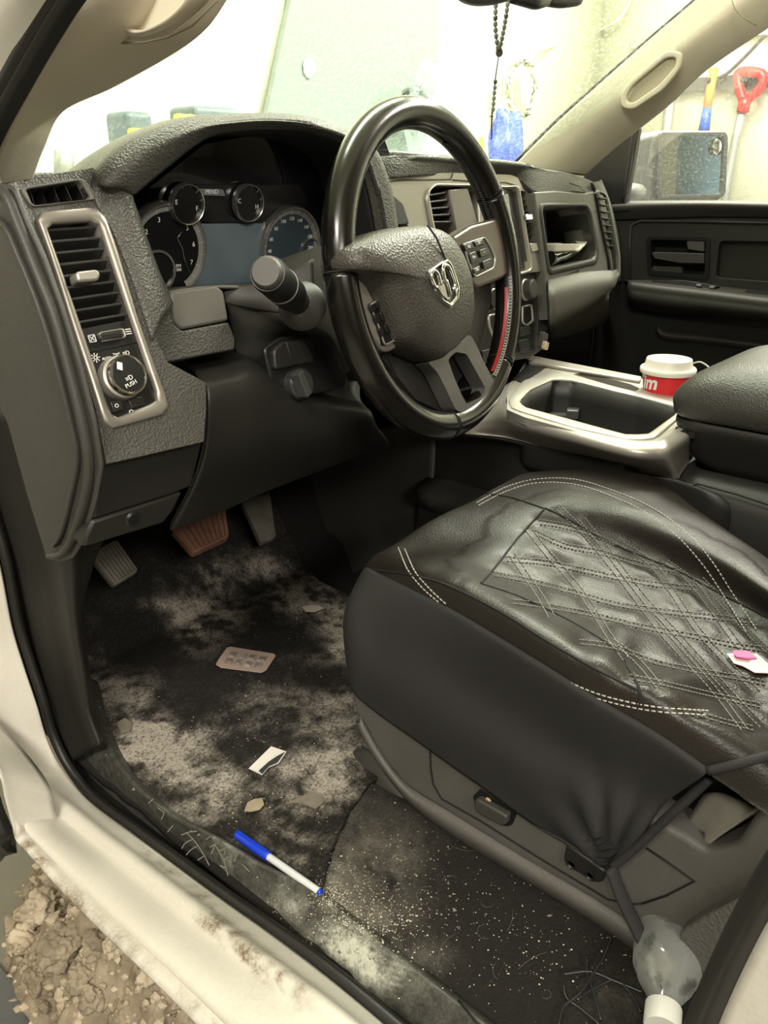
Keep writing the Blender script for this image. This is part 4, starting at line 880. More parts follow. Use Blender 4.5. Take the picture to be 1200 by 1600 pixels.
plate('ignition_recess', KP, [(412, 545), (440, 526), (478, 524), (500, 545), (545, 590), (540, 606), (440, 626), (425, 600)], [], .004, .010, BLACK, colm, r=.006, bevel=.002)
plate('recess_pad', KP, [(428, 548), (442, 534), (476, 530), (490, 556), (492, 566), (430, 578)], [], .008, .016, PLAS, colm, r=.004, bevel=.002)
tubes('pad_line', [[KP.P(x, y, .0165) for x, y in [(447, 534), (452, 550), (456, 566)]]], .0006, PLASM, colm)
ig = dk('ignition_switch', 466, 600, .017, .006, .022, KP, mat('ignition_black', (.03, .03, .03), .3), colm, .002)
boxes('key_fob_grip', [(KP.P(470, 600, .028), KP.ex*.004+KP.ey*.002, KP.ey*.013-KP.ex*.004, KP.n*.008)], mat('ignition_grip', (.05, .05, .048), .35), ig, bevel=.001)
a_ = V(418, 427, 'y', .565); b__ = V(468, 474, 'y', .622)
ax_ = (a_-b__).normalized(); L_ = (a_-b__).length
stl = lathe('stalk', [(.013, -.01), (.013, L_*.25), (.0165, L_*.32), (.0170, L_*.95), (.0160, L_), (0.0, L_)], b__, ax_, BLACK, colm, seg=36)
lathe('stalk_cap', [(.0145, L_-.002), (.0145, L_+.003), (.0125, L_+.006), (0, L_+.006)], b__, ax_, mat('stalk_cap_grey', (.06, .057, .05), .5), stl, seg=36)
lathe('stalk_band', [(.0172, L_*.62), (.0176, L_*.63), (.0172, L_*.65)], b__, ax_, GREYP, stl, seg=36, closed=True)
lathe('stalk_boot', [(.026, -.012), (.022, .0), (.014, .008)], b__, ax_, PLASM, colm, seg=30)
base(colm, WC+WN*-.15)

# ---- wheel
whl = thing('steering_wheel', 'black leather steering wheel with worn glossy rim and a horned head badge on the hub', 'steering wheel')
RR = .1770
def wp_(a, r, h=0): return WC+(WX*cos(a)+WY*sin(a))*r+WN*h
def ang(px, py): u, v = WP.uv(px, py); return atan2(v, u)
seams = sorted([ang(520, 424), ang(768, 300), ang(705, 655), ang(783, 590)], reverse=True)
a1, a2 = ang(523, 424), ang(768, 300)
def rim_r(t, A, B):
    a = A+(B-A)*t; return .0175
def arc(A, B, n, r=RR, h=0): return [wp_(A+(B-A)*k/n, r, h) for k in range(n+1)]
aL = a1 % (2*pi); aR = a2 % (2*pi); aB = ang(700, 660) % (2*pi); aBR = ang(790, 580) % (2*pi)
tube('upper_rim', arc(aR, aL, 70), .0173, WLEATH, whl, seg=24)
RIM2 = mat('rim_gloss_section', (.006, .0055, .005), .20, spec=.7, coat=.3)
tube('left_rim', arc(aL+.012, aB-.012, 60), .0178, WLEATH, whl, seg=24)
tube('lower_rim', arc(aB, aBR, 30), .0170, RIM2, whl, seg=24)
tube('right_rim', arc(aBR+.012, 2*pi+aR-.012, 60), .0176, WLEATH, whl, seg=24)
for a in (aL+.006, aB-.006, aBR+.006, aR-.006):
    d = (WX*cos(a)+WY*sin(a)); tube('seam', [wp_(a, RR)+(d*cos(t)+WN*sin(t))*.0171 for t in [2*pi*k/20 for k in range(20)]], .0012, VOID, whl, closed=True, seg=6)
# lacing and red lining on the inside of the right rim
def irim(a, ph, k=1.0): d = (WX*cos(a)+WY*sin(a)); return wp_(a, RR)-(d*cos(ph)-WN*sin(ph))*.0178*k
r0 = ang(768, 590); r1 = ang(786, 450)
N_ = 30; vs = []; fs = []
for k in range(N_+1):
    a = r0+(r1-r0)*k/N_
    for ph in (.46, .34, .22): vs.append(irim(a, ph, 1.02))
for k in range(N_):
    for j in range(2): fs.append((3*k+j, 3*k+j+1, 3*k+4+j, 3*k+3+j))
mesh('red_lining', vs, fs, REDM, whl)['label'] = 'red leather strip'
st = []
for k in range(34):
    a = r0-.04+(r1-r0+.1)*k/33; st.append([irim(a, .50, 1.03), irim(a+.012, .62, 1.06), irim(a+.02, .78, 1.03)]); st.append([irim(a+.02, .50, 1.03), irim(a+.012, .62, 1.05), irim(a, .78, 1.03)])
tubes('lacing', st, .0007, mat('grey_lacing', (.30, .29, .27), .5), whl)
st = []
for k in range(40):
    a = ang(775, 340)+(ang(700, 200)-ang(775, 340))*k/39; st.append([irim(a, .10, 1.02), irim(a+.012, -.05, 1.04), irim(a+.02, -.2, 1.02)])
tubes('lacing', st, .0007, mat('black_lacing', (.03, .03, .028), .5), whl)
# spokes
def wplate(name, pts, h0, h1, m, par, r=.004, bevel=.003, holes=(), seg=3): return plate(name, WP, pts, list(holes), h0, h1, m, par, r=r, bevel=bevel, hr=.004, seg=seg)
wplate('back_shell', [(560, 420), (600, 380), (720, 380), (765, 400), (770, 470), (745, 560), (700, 620), (640, 600), (590, 560), (560, 500)], -.045, -.012, PLAS, whl)
ls_ = wplate('left_spoke', [(543, 424), (575, 428), (600, 450), (626, 520), (622, 545), (604, 552), (580, 520), (556, 480), (546, 450)], -.012, .008, BRONZE, whl, r=.008, bevel=.005)
rs_ = wplate('right_spoke', [(706, 370), (736, 351), (764, 344), (792, 335), (806, 372), (806, 420), (786, 436), (744, 452), (730, 430)], -.012, .008, mat('brown_gloss_spoke', (.085, .066, .055), .3, metal=.3), whl, r=.008, bevel=.005)
BT = mat('button_black', (.012, .012, .012), .3)
def buttons(par, frame, quads, labels):
    mold('button_surround', Pl(WC+WN*.010, WX, WY), rnd([WP.uv(*p, .012) if False else Pl(WC+WN*.010, WX, WY).uv(*p) for p in frame], .004), rnd([Pl(WC+WN*.010, WX, WY).uv(*(lrp(p, (sum(q[0] for q in frame)/len(frame), sum(q[1] for q in frame)/len(frame)), .07))) for p in frame], .004), .002, SATIN, par)
    wplate('button_field', frame, .004, .0105, BLACK, par, r=.003, bevel=.001)
    for q, s_ in zip(quads, labels):
        b = wplate('button', q, .0105, .0135, BT, par, r=.002, bevel=.001)
        cx = sum(p[0] for p in q)/len(q); cy = sum(p[1] for p in q)/len(q)
        if s_: text('button_text', s_, WP.P(cx, cy, .0138), WX, WY, .0045, WHITE, b)
buttons(rs_, [(722, 381), (756, 370), (766, 385), (774, 404), (771, 419), (741, 434), (731, 412)],
        [[(725, 383), (738, 379), (742, 387), (728, 392)], [(741, 378), (755, 373), (758, 381), (744, 386)], [(733, 396), (744, 392), (748, 407), (737, 412)], [(749, 391), (762, 387), (766, 397), (752, 402)], [(739, 420), (750, 415), (752, 423), (742, 428)], [(754, 409), (768, 403), (768, 413), (757, 420)]],
        ['RES', 'SET', 'ON', '+', 'OFF', '-'])
buttons(ls_, [(576, 476), (594, 465), (604, 488), (616, 520), (618, 532), (600, 541), (590, 510)],
        [[(578, 478), (585, 474), (589, 484), (582, 488)], [(587, 473), (594, 469), (598, 480), (591, 483)], [(584, 493), (591, 489), (596, 502), (589, 506)], [(594, 488), (600, 486), (605, 498), (598, 502)], [(592, 514), (598, 510), (602, 522), (597, 526)], [(601, 508), (608, 505), (613, 518), (605, 521)]],
        ['', '', '', '', '', ''])
lw = wplate('lower_spoke', [(668, 566), (690, 560), (735, 522), (745, 540), (756, 565), (772, 596), (764, 622), (745, 642), (722, 646), (712, 640), (696, 606), (684, 582)], -.008, .012, mat('satin_grey_spoke', (.13, .125, .118), .38, metal=.4), whl, r=.006, bevel=.005, holes=([(700, 562), (712, 550), (729, 553), (744, 580), (759, 607), (754, 620), (731, 634), (722, 618), (710, 590)],))
wplate('spoke_web', [(606, 556), (640, 560), (676, 575), (716, 640), (700, 648), (650, 625), (622, 590)], -.03, -.010, PLAS, whl)
# airbag cover: domed
ab = [(551, 388), (566, 375), (587, 364), (622, 354), (665, 349), (694, 357), (712, 371), (728, 398), (741, 436), (745, 486), (737, 522), (714, 548), (690, 562), (660, 548), (637, 531), (620, 490), (598, 440), (575, 424), (552, 420)]
AB = rnd([WP.uv(*p, .03) for p in ab], .01, 3); cx = sum(p[0] for p in AB)/len(AB); cy = sum(p[1] for p in AB)/len(AB)
vs = []; fs = []; nA = len(AB); prof = [(1.0, -.012), (1.02, .004), (1.0, .020), (.96, .030), (.88, .036), (.7, .042), (.45, .046), (.2, .048)]
for s_, h in prof:
    for p in AB: vs.append(WC+WX*(cx+(p[0]-cx)*s_)+WY*(cy+(p[1]-cy)*s_)+WN*h)
for i in range(len(prof)-1):
    for k in range(nA): fs.append((i*nA+k, i*nA+(k+1) % nA, (i+1)*nA+(k+1) % nA, (i+1)*nA+k))
vs.append(WC+WX*cx+WY*cy+WN*.048); q = len(vs)-1
for k in range(nA): fs.append(((len(prof)-1)*nA+k, (len(prof)-1)*nA+(k+1) % nA, q))
hub = mesh('airbag_cover', vs, fs, mat('airbag_vinyl', (.050, .045, .039), .40, bump=.6, bscale=380, kind='voronoi'), whl)
tubes('cover_crease', [[WP.P(x, y, .0465) for x, y in [(668, 352), (682, 372), (694, 400), (702, 420)]]], .0012, VOID, hub)
# badge: shield ring and a horned head in relief
BP = Pl(WC+WN*.047, WX, WY)
sh = [(666, 424), (690, 408), (697, 405), (704, 415), (716, 450), (714, 466), (702, 481), (688, 472), (678, 455)]
shi = [(670, 426), (690, 412), (696, 411), (702, 419), (711, 450), (710, 464), (701, 474), (690, 467), (682, 452)]
bd = mold('badge_ring', BP, [BP.uv(*p) for p in sh], [BP.uv(*p) for p in shi], .0035, CHROME, whl)
plate('badge_field', BP, shi, [], -.004, .0008, BLACK, bd, bevel=0)
def bpp(x, y, h=.004): return BP.P(x, y, h)
tube('horn', [bpp(688, 446), bpp(685, 432), bpp(681, 425), bpp(677, 423), bpp(674, 428), bpp(675, 438), bpp(679, 447), bpp(682, 450)], lambda t: .0026*(1-.35*t), CHROME, bd, n=4)
tube('horn', [bpp(695, 442), bpp(692, 426), bpp(692, 417), bpp(696, 414), bpp(701, 418), bpp(706, 430), bpp(710, 442), bpp(710, 449), bpp(707, 452)], lambda t: .0028*(1-.35*t), CHROME, bd, n=4)
plate('head_face', BP, [(684, 446), (690, 438), (696, 436), (702, 440), (706, 456), (704, 469), (699, 470), (692, 462)], [], .001, .0042, mat('dark_chrome', (.35, .35, .34), .12, metal=1), bd, bevel=.0012)
tube('face_edge', [bpp(683, 447, .005), bpp(688, 456, .005), bpp(694, 464, .005)], .0011, CHROME, bd, n=3)
tube('face_edge', [bpp(697, 438, .005), bpp(701, 450, .005), bpp(704, 463, .005)], .0020, CHROME, bd, n=3)
base(whl, WC)
# ================================================================== CENTRE CONSOLE
con = thing('centre_console', 'centre console with satin silver trim around a deep tray and a padded black armrest', 'console')
KZ = Pl((.95, .5, .375), (1, 0, 0), (0, 1, .03))             # top plane of the console
top_o = [(797, 603), (822, 560), (834, 556), (920, 575), (1001, 590), (1130, 628), (1120, 668), (1077, 690), (1063, 652), (1024, 686), (985, 688), (893, 669), (797, 638)]
tray = [(811, 628), (828, 610), (866, 593), (893, 595), (960, 612), (1000, 621), (1058, 638), (1056, 648), (1012, 680), (978, 681), (893, 657), (820, 638)]
slot = [(894, 585), (910, 582), (940, 588), (985, 600), (1000, 607), (992, 612), (935, 599), (903, 591)]
top_o = [(792, 640), (792, 612), (803, 596), (822, 562), (834, 557), (920, 577), (1001, 591), (1140, 626), (1128, 672), (1068, 664), (1030, 690), (985, 691), (893, 672), (820, 652)]
plate('console_top', KZ, top_o, [tray, slot], -.012, 0, SATIN, con, r=.004, hr=.006, bevel=.002)
mold('tray_rim', KZ, rnd([KZ.uv(*p) for p in [(794, 625), (817, 596), (862, 584), (893, 586), (960, 606), (1004, 616), (1068, 636), (1064, 652), (1024, 687), (985, 689), (893, 668), (800, 640)]], .008), rnd([KZ.uv(*p) for p in tray], .006), .003, mat('bright_satin_rim', (.55, .53, .48), .35, metal=.5), con, drop=-.001)
tr = [KZ.uv(*p) for p in tray]; tr = rnd(tr, .006); cx = sum(p[0] for p in tr)/len(tr); cy = sum(p[1] for p in tr)/len(tr)
vs = []; fs = []; n_ = len(tr)
for s_, h in ((1.0, -.002), (.99, -.03), (.95, -.085), (.9, -.095), (.0, -.096)):
    for p in tr: vs.append(KZ.w(cx+(p[0]-cx)*s_, cy+(p[1]-cy)*s_, h))
for i in range(4):
    for k in range(n_): fs.append((i*n_+k, i*n_+(k+1) % n_, (i+1)*n_+(k+1) % n_, (i+1)*n_+k))
mesh('tray_well', vs, fs, PLAS, con, solid=.002, off=1)
# ribbed slope and coin clip at the front of the tray
RA, RB, RC, RD_ = V(812, 629, 'z', .366), V(852, 606, 'z', .366), V(876, 632, 'z', .318), V(842, 654, 'z', .318)
mesh('rib_panel', [RA, RB, RC, RD_], [(0, 1, 2, 3)], PLAS, con, smooth=False, solid=.002)
rn = (RB-RA).cross(RD_-RA).normalized(); rn = rn if rn.z > 0 else -rn; rb = []
for k in range(7):
    t = (k+.5)/7; a = RA.lerp(RD_, t); b = RB.lerp(RC, t); rb.append(((a+b)/2+rn*.0015, (b-a)*.48, (RD_-RA)*.028, rn*.002))
boxes('tray_ribs', rb, PLASM, con, bevel=.0006)
boxes('coin_clip', [(V(876, 650, 'z', .325), (.016, -.010, -.002), (.006, .008, 0), (0, 0, .004)), (V(895, 646, 'z', .33), (.009, .004, 0), (-.005, .009, 0), (0, 0, .008))], mat('clip_plastic', (.06, .06, .058), .35), con, bevel=.002)
plate('slot_well', KZ, slot, [], -.04, -.02, VOID, con, r=.003, bevel=0)
# sloping silver flank facing the driver
loft('silver_flank', [[V(x, y, 'z', z) for x, y, z in l] for l in [
    [(803, 596, .378), (793, 618, .376), (800, 640, .374), (893, 670, .374), (985, 690, .374), (1020, 690, .374), (1030, 690, .374), (1038, 686, .374), (1070, 664, .374)],
    [(780, 612, .374), (780, 632, .370), (800, 655, .366), (893, 684, .366), (985, 707, .366), (1026, 707, .367), (1038, 706, .367), (1046, 701, .368), (1076, 680, .37)],
    [(765, 630, .360), (758, 650, .356), (797, 668, .350), (893, 694, .350), (985, 718, .348), (1034, 723, .348), (1046, 722, .348), (1053, 715, .349), (1078, 692, .352)],
    [(750, 655, .345), (725, 668, .340), (797, 680, .332), (893, 706, .328), (985, 728, .324), (1042, 742, .320), (1054, 744, .320), (1060, 734, .323), (1078, 706, .33)],
    [(750, 660, .338), (722, 676, .332), (797, 686, .326), (893, 712, .322), (985, 734, .318), (1044, 748, .314), (1056, 750, .314), (1062, 740, .317), (1080, 714, .32)]]], SATIN, con, n=5, k=4, thick=.003)
loft('console_side', [[V(x, y, 'z', z) for x, y, z in l] for l in [[(680, 664, .345), (722, 676, .332), (797, 686, .326), (893, 712, .322), (985, 734, .318), (1056, 750, .314)]]]+
     [[Vector((xx, y, z)) for y in (.80, .74, .66, .56, .46, .30)] for xx, z in ((.79, .30), (.785, .22), (.76, .18), (.75, .10), (.75, -.02))], PLAS, con, n=4, k=4, thick=.004)
loft('side_shelf', [[Vector((.788, y, .225)) for y in (.79, .66, .55)], [Vector((.745, y, .215)) for y in (.79, .66, .55)], [Vector((.74, y, .195)) for y in (.79, .66, .55)], [Vector((.76, y, .17)) for y in (.79, .66, .55)]], PLASM, con, n=3, k=3, thick=.003)
box('console_core', (1.0, .50, .14), (.40, .64, .26), VOID, con, bevel=.01)
plate('silver_tail', KZ, [(822, 558), (832, 555), (856, 560), (1003, 588), (1001, 594), (858, 570), (826, 566)], [], 0, .006, SATIN, con, bevel=.002)
plate('front_pocket', KZ, [(802, 592), (826, 566), (858, 570), (842, 582), (815, 598)], [], 0, .0012, BLACK, con, bevel=0)
boxes('rear_panel_grille', [(V(1070, 676, 'z', .372), (.010, .004, 0), (.004, -.012, 0), (0, 0, .004))], BLACK, con)
arm = con
def rr(x0, x1, y0, y1, z, r=.03, n=5):
    return [Vector((*p, z)) for p in rnd([(x0, y0), (x1, y0), (x1, y1), (x0, y1)], r, n)]
GL = mat('armrest_vinyl', (.040, .038, .033), .42, bump=.5, bscale=420, kind='voronoi')
AX0, AX1, AY0, AY1 = .815, 1.10, -.12, .415
loft('armrest_lid', [[Vector(((AX0+AX1)/2+(p.x-(AX0+AX1)/2)*.02, p.y, p.z)) for p in rr(AX0+.11, AX1-.11, AY0+.11, AY1-.11, .470)], rr(AX0+.11, AX1-.11, AY0+.11, AY1-.11, .470), rr(AX0+.045, AX1-.045, AY0+.045, AY1-.06, .466, .04), rr(AX0+.012, AX1-.012, AY0+.012, AY1-.022, .448, .045), rr(AX0, AX1, AY0, AY1, .420, .045), rr(AX0+.002, AX1-.002, AY0+.002, AY1-.002, .398, .045), rr(AX0+.008, AX1-.008, AY0+.008, AY1-.008, .392, .04)], GL, arm, n=1, k=5, closed=True, thick=0)
loft('armrest_box', [rr(AX0+.008, AX1-.01, AY0, AY1-.006, .390, .04), rr(AX0+.006, AX1-.01, AY0, AY1-.008, .378, .04), rr(AX0+.02, AX1-.02, AY0, AY1-.03, .335, .04), rr(AX0+.03, AX1-.02, AY0, AY1-.05, .318, .04)], PLAS, arm, n=1, k=4, closed=True, thick=0)
loft('armrest_base', [rr(AX0+.02, AX1, AY0, AY1-.04, .322, .03), rr(AX0-.02, AX1, AY0, AY1-.02, .29, .03), rr(AX0-.03, AX1, AY0, AY1-.02, .10, .03), rr(AX0-.03, AX1, AY0, AY1-.02, .01, .03)], PLAS, arm, n=1, k=3, closed=True, thick=0)
tubes('box_groove', [[V(x, y, 'x', AX0-.027) for x, y in [(1068, 778), (1075, 762), (1090, 756), (1150, 772), (1210, 792), (1300, 820)]]], .0012, VOID, arm)
base(con, (.98, .3, 0))
# passenger seat edge just beyond the cup
ps = thing('passenger_seat', 'black passenger seat edge with pale piping beyond the paper cup', 'seat')
loft('seat_cushion', [[Vector((x, y, z)) for x, y, z in l] for l in [[(1.14, .46, .22), (1.14, .30, .30), (1.14, .05, .32)], [(1.18, .53, .30), (1.18, .35, .345), (1.18, .05, .355)], [(1.34, .58, .30), (1.34, .38, .34), (1.34, .05, .345)], [(1.50, .53, .29), (1.50, .35, .34), (1.50, .05, .345)], [(1.54, .46, .20), (1.54, .3, .30), (1.54, .05, .31)]]], LEATH, ps, n=5, k=5, thick=.01)
loft('seat_front', [[Vector((x, y, z)) for x, y, z in l] for l in [[(1.14, .46, .22), (1.18, .53, .30), (1.34, .58, .30), (1.50, .53, .29), (1.54, .46, .20)], [(1.14, .46, .08), (1.18, .55, .08), (1.34, .60, .08), (1.50, .55, .08), (1.54, .46, .08)]]], FABR, ps, n=5, k=4, thick=.006)
tube('piping', [V(1078, 570, 'x', 1.20), V(1095, 566, 'x', 1.20), V(1112, 578, 'x', 1.20)], .0016, mat('pale_piping', (.5, .5, .46), .6), ps, n=4)
base(ps, (1.34, .2, 0))
# ---- paper cup
cup = thing('paper_cup', 'red paper coffee cup with white lid and white script standing in the console cup holder', 'cup')
cc = V(1040, 606, 'z', .378); UPV = Vector((0, 0, 1)); CO = Vector((cc.x, cc.y, 0))
zt = .378+.029+.023
REDC = mat('red_paper', (.62, .012, .02), .45); LIDW = mat('white_lid_plastic', (.78, .74, .66), .4)
zc = zt-.035
lathe('cup_body', [(.0, -.075), (.029, -.075), (.0295, -.07), (.0395, .0), (.0395, .002)], CO+UPV*(zc+.012), UPV, REDC, cup, seg=56)
lathe('lid', [(.0385, -.004), (.0432, -.003), (.0442, .001), (.0438, .004), (.0425, .0055), (.0385, .006), (.0372, .008), (.0360, .017), (.0350, .0195), (.0325, .020), (.0310, .0175), (.0, .0173)], CO+UPV*(zc+.012), UPV, LIDW, cup, seg=56)
vd = (Vector((CAM.x, CAM.y, 0))-Vector((CO.x, CO.y, 0))).normalized(); sx = Vector((-vd.y, vd.x, 0))
def wraptext(name, s, a0, z0, size, m, rad, parent):
    c = bpy.data.curves.new(name, 'FONT'); c.body = s; c.size = size; c.align_x = 'CENTER'; c.align_y = 'CENTER'; c.shear = .28; c.offset = .0009; c.extrude = .0001; c.resolution_u = 2
    ob = bpy.data.objects.new('src', c); COL.objects.link(ob); me = bpy.data.meshes.new_from_object(ob.evaluated_get(bpy.context.evaluated_depsgraph_get())); bpy.data.objects.remove(ob)
    bm = bmesh.new(); bm.from_mesh(me); bmesh.ops.subdivide_edges(bm, edges=bm.edges, cuts=1); bm.to_mesh(me); bm.free()
    for v in me.vertices:
        z = z0+v.co.y+v.co.x*.10; R = rad(z)+.0004+v.co.z; a = a0+v.co.x/R; v.co = Vector((CO.x, CO.y, 0))+(vd*cos(a)+sx*sin(a))*R+Vector((0, 0, z))
    me.materials.clear(); return link(name, me, m, parent, False)
crad = lambda z: .0295+.010*(z-(zc+.012-.07))/.07
wraptext('cup_script', 'Tim', -1.08, zc-.006, .032, WHITE, crad, cup)
wraptext('cup_script', 'Hor', .95, zc-.030, .030, WHITE, crad, cup)
lathe('holder_ring', [(.034, -.001), (.044, -.001), (.046, .003), (.050, .003), (.050, -.001)], CO+UPV*(KZ.w(0, (CO.y-.5)).z+.001), UPV, BLACK, con, seg=40) if False else None
base(cup, (CO.x, CO.y, zc+.012-.075))
# usb plug hanging from the stack
up = thing('charger_plug', 'small black charger plug with a metal face hanging beside the control panel', 'charger')
boxes('plug_body', [(V(848, 532, 'y', .70), (.008, 0, -.003), (.003, 0, .013), (0, .005, 0))], PLASM, up, bevel=.002)
boxes('plug_face', [(V(852, 540, 'y', .69), (.005, 0, -.002), (.002, 0, .006), (0, .004, 0))], mat('brass_contact', (.6, .5, .35), .4, metal=.5), up, bevel=.001)
base(up, V(850, 548, 'y', .70))
# things in the open bin
def bx2(nm, lab, c, x, y, yy, s, m, rz=0, ry=0, bevel=.001):
    o = box(nm, (0, 0, 0), s, m, bevel=bevel); o.location = V(x, y, 'y', yy); o.rotation_euler = (0, ry, rz); return tag(o, lab, c)
PAP = mat('folded_paper', (.62, .58, .52), .8)
bx2('folded_papers', 'folded pale papers lying in the open dash bin', 'papers', 868, 386, .80, (.11, .05, .012), PAP, .1, .05)
bx2('receipt', 'creased white receipt sticking out of the open dash bin', 'receipt', 900, 384, .80, (.09, .03, .004), mat('receipt_paper', (.75, .72, .66), .8), .3, -.12)
o_ = lathe('metal_tin', [(0, 0), (.014, 0), (.016, .002), (.016, .085), (.014, .088), (0, .088)], V(858, 402, 'y', .80), (1, 0, .12), CHROME, seg=30); tag(o_, 'shiny chrome tube lying under the folded papers', 'tube')

# ================================================================== DRIVER SEAT
seat = thing('driver_seat', 'driver seat with black leather cover and quilted diamond stitching over a grey plastic base', 'seat')
rows = [
 [(572, 893, .290), (640, 926, .296), (704, 958, .298), (827, 1033, .293), (937, 1103, .282), (1020, 1152, .272), (1101, 1207, .262), (1200, 1270, .25)],
 [(588, 868, .306), (668, 893, .322), (765, 935, .328), (875, 1000, .322), (985, 1062, .311), (1070, 1110, .30), (1160, 1165, .288), (1260, 1225, .27)],
 [(612, 852, .303), (695, 868, .306), (780, 898, .300), (890, 952, .292), (1000, 1012, .284), (1090, 1060, .276), (1185, 1120, .266), (1290, 1180, .25)],
 [(670, 820, .302), (755, 836, .303), (850, 870, .292), (955, 912, .282), (1060, 960, .276), (1150, 1010, .270), (1250, 1075, .264), (1350, 1140, .25)],
 [(730, 790, .303), (802, 802, .310), (900, 828, .300), (1000, 862, .290), (1090, 905, .284), (1180, 957, .279), (1280, 1025, .268), (1380, 1090, .255)],
 [(785, 758, .306), (865, 768, .322), (950, 788, .325), (1048, 826, .320), (1130, 873, .314), (1210, 928, .308), (1300, 990, .295), (1400, 1050, .28)],
 [(832, 740, .302), (910, 734, .318), (996, 740, .322), (1048, 767, .318), (1142, 834, .310), (1205, 875, .304), (1300, 945, .29), (1400, 1010, .275)]]
R3 = [[V(x, y, 'z', z) for x, y, z in r] for r in rows]
R3.append([p+Vector((.022, .004, -.03)) for p in R3[-1]])
R3.append([p+Vector((.018, .004, -.12)) for p in R3[-2]])
R3 = [[r[0]+Vector((.0, .012, -.04)), r[0]+Vector((0, .006, -.010))]+r for r in R3]
cush = loft('seat_cover', R3, LEATH, seat, n=18, k=16, thick=0)
# soft wrinkles of the loose cover
for v in cush.data.vertices:
    x, y = to_px(v.co); a = noise.fractal(Vector((v.co.x*9, v.co.y*9, 1)), 1, 2, 2)*.003
    fr = exp(-((x-690)/130)**2-((y-850)/60)**2); a += fr*.007*sin((x*.35+y)*.045)
    for (wx, wy, sx_, sy_, am, dx, dy, w) in [(870, 880, 60, 40, .004, .5, 1, .07), (960, 1010, 70, 50, .003, 1, .7, .05), (1080, 1080, 80, 40, .004, .3, 1, .06), (640, 900, 60, 25, .003, .5, 1, .09)]:
        a += am*exp(-((x-wx)/sx_)**2-((y-wy)/sy_)**2)*sin((x*dx+y*dy)*w)
    v.co.z += a
dg = bpy.context.evaluated_depsgraph_get()
bvh = BVHTree.FromPolygons([v.co.copy() for v in cush.data.vertices], [tuple(p.vertices) for p in cush.data.polygons])
def on(px, py, h=.0008):
    hit = bvh.ray_cast(CAM, ray(px, py).normalized())
    if hit[0] is None: return None
    n = hit[1]; n = -n if n.dot(ray(px, py)) > 0 else n
    return hit[0]+n*h
def onpath(pts, n=10, h=.0008):
    q = spline([Vector((x, y, 0)) for x, y in pts], n); return [r for r in (on(p.x, p.y, h) for p in q) if r is not None]
def stitches(name, paths, m, r=.0006, pitch=.0052, dash_=.68, h=.0007):
    L_ = []
    for pts in paths:
        P_ = onpath(pts, 14, h); acc = [0]
        for a, b in zip(P_, P_[1:]): acc.append(acc[-1]+(b-a).length)
        if len(P_) < 2: continue
        def at_(d):
            j = 0
            while j < len(acc)-2 and acc[j+1] < d: j += 1
            return P_[j].lerp(P_[j+1], (d-acc[j])/max(1e-9, acc[j+1]-acc[j]))
        d = 0
        while d+pitch < acc[-1]:
            L_.append([at_(d), at_(d+pitch*dash_*.5), at_(d+pitch*dash_)]); d += pitch
    return tubes(name, L_, r, m, seat, seg=4)
def shift(p, dx, dy): return [(x+dx, y+dy) for x, y in p]
main = [(745, 786), (790, 762), (840, 749), (900, 750), (960, 768), (1020, 795), (1075, 835), (1115, 880), (1150, 935), (1185, 990)]
main2 = [(748, 790), (792, 768), (840, 755), (900, 758), (955, 776), (1010, 802), (1062, 842), (1103, 888), (1136, 940), (1168, 992)]
for q in ([main, main2], [[(833, 1034), (870, 1062), (920, 1086), (980, 1103), (1040, 1113), (1110, 1119)], [(845, 1038), (880, 1060), (930, 1082), (985, 1097), (1045, 1107), (1110, 1112)]],
    [[(622, 856), (636, 888), (660, 918), (690, 944)], [(632, 858), (648, 892), (672, 920), (700, 946)]]):
    stitches('edge_stitching', q, THREAD, .00075)
dia = []
for pts in ([(870, 797), (905, 830), (935, 865), (985, 930), (1030, 990), (1075, 1040), (1115, 1085), (1160, 1145)],
            [(905, 812), (950, 870), (1000, 935), (1050, 990), (1100, 1045), (1150, 1100), (1190, 1140)],
            [(965, 850), (1010, 880), (1045, 925), (1085, 985), (1130, 1035), (1180, 1085)],
            [(1035, 878), (1070, 905), (1110, 955), (1150, 1010), (1195, 1050)],
            [(822, 830), (850, 865), (890, 910), (915, 945), (950, 1000), (975, 1035)],
            [(795, 868), (820, 905), (840, 935), (858, 968)],
            [(1090, 905), (1130, 950), (1175, 1000), (1210, 1030)],
            [(945, 1000), (975, 1020), (1005, 1050), (1028, 1080)]):
    dia += [pts, shift(pts, 9, -3)]
for pts in ([(842, 812), (880, 818), (920, 830), (960, 846)],
            [(835, 828), (880, 848), (940, 860), (1000, 878), (1060, 888)],
            [(790, 870), (850, 875), (900, 885), (960, 898), (1030, 910), (1095, 917)],
            [(770, 893), (830, 905), (890, 920), (960, 940), (1040, 952), (1110, 960), (1180, 968)],
            [(800, 937), (860, 945), (930, 958), (1000, 975), (1080, 990), (1150, 1005), (1200, 1012)],
            [(905, 1000), (960, 1008), (1020, 1030), (1090, 1045), (1150, 1055), (1200, 1065)],
            [(985, 1055), (1040, 1066), (1110, 1082), (1190, 1100)], [(1090, 1112), (1130, 1124), (1180, 1136)]):
    dia += [pts, shift(pts, 2, 7)]
from mathutils.kdtree import KDTree
qp = [p for pts in dia for p in onpath(pts, 10, 0)]
kd = KDTree(len(qp))
for i, p in enumerate(qp): kd.insert(p, i)
kd.balance()
for v in cush.data.vertices:
    d = kd.find(v.co)[2]; v.co.z += -.0022*exp(-(d/.005)**2)+.0012*(1-exp(-(d/.012)**2))*(d < .05)
bvh = BVHTree.FromPolygons([v.co.copy() for v in cush.data.vertices], [tuple(p.vertices) for p in cush.data.polygons])
stitches('diamond_stitching', dia, mat('grey_stitching', (.22, .21, .19), .7), r=.00055, pitch=.0045)
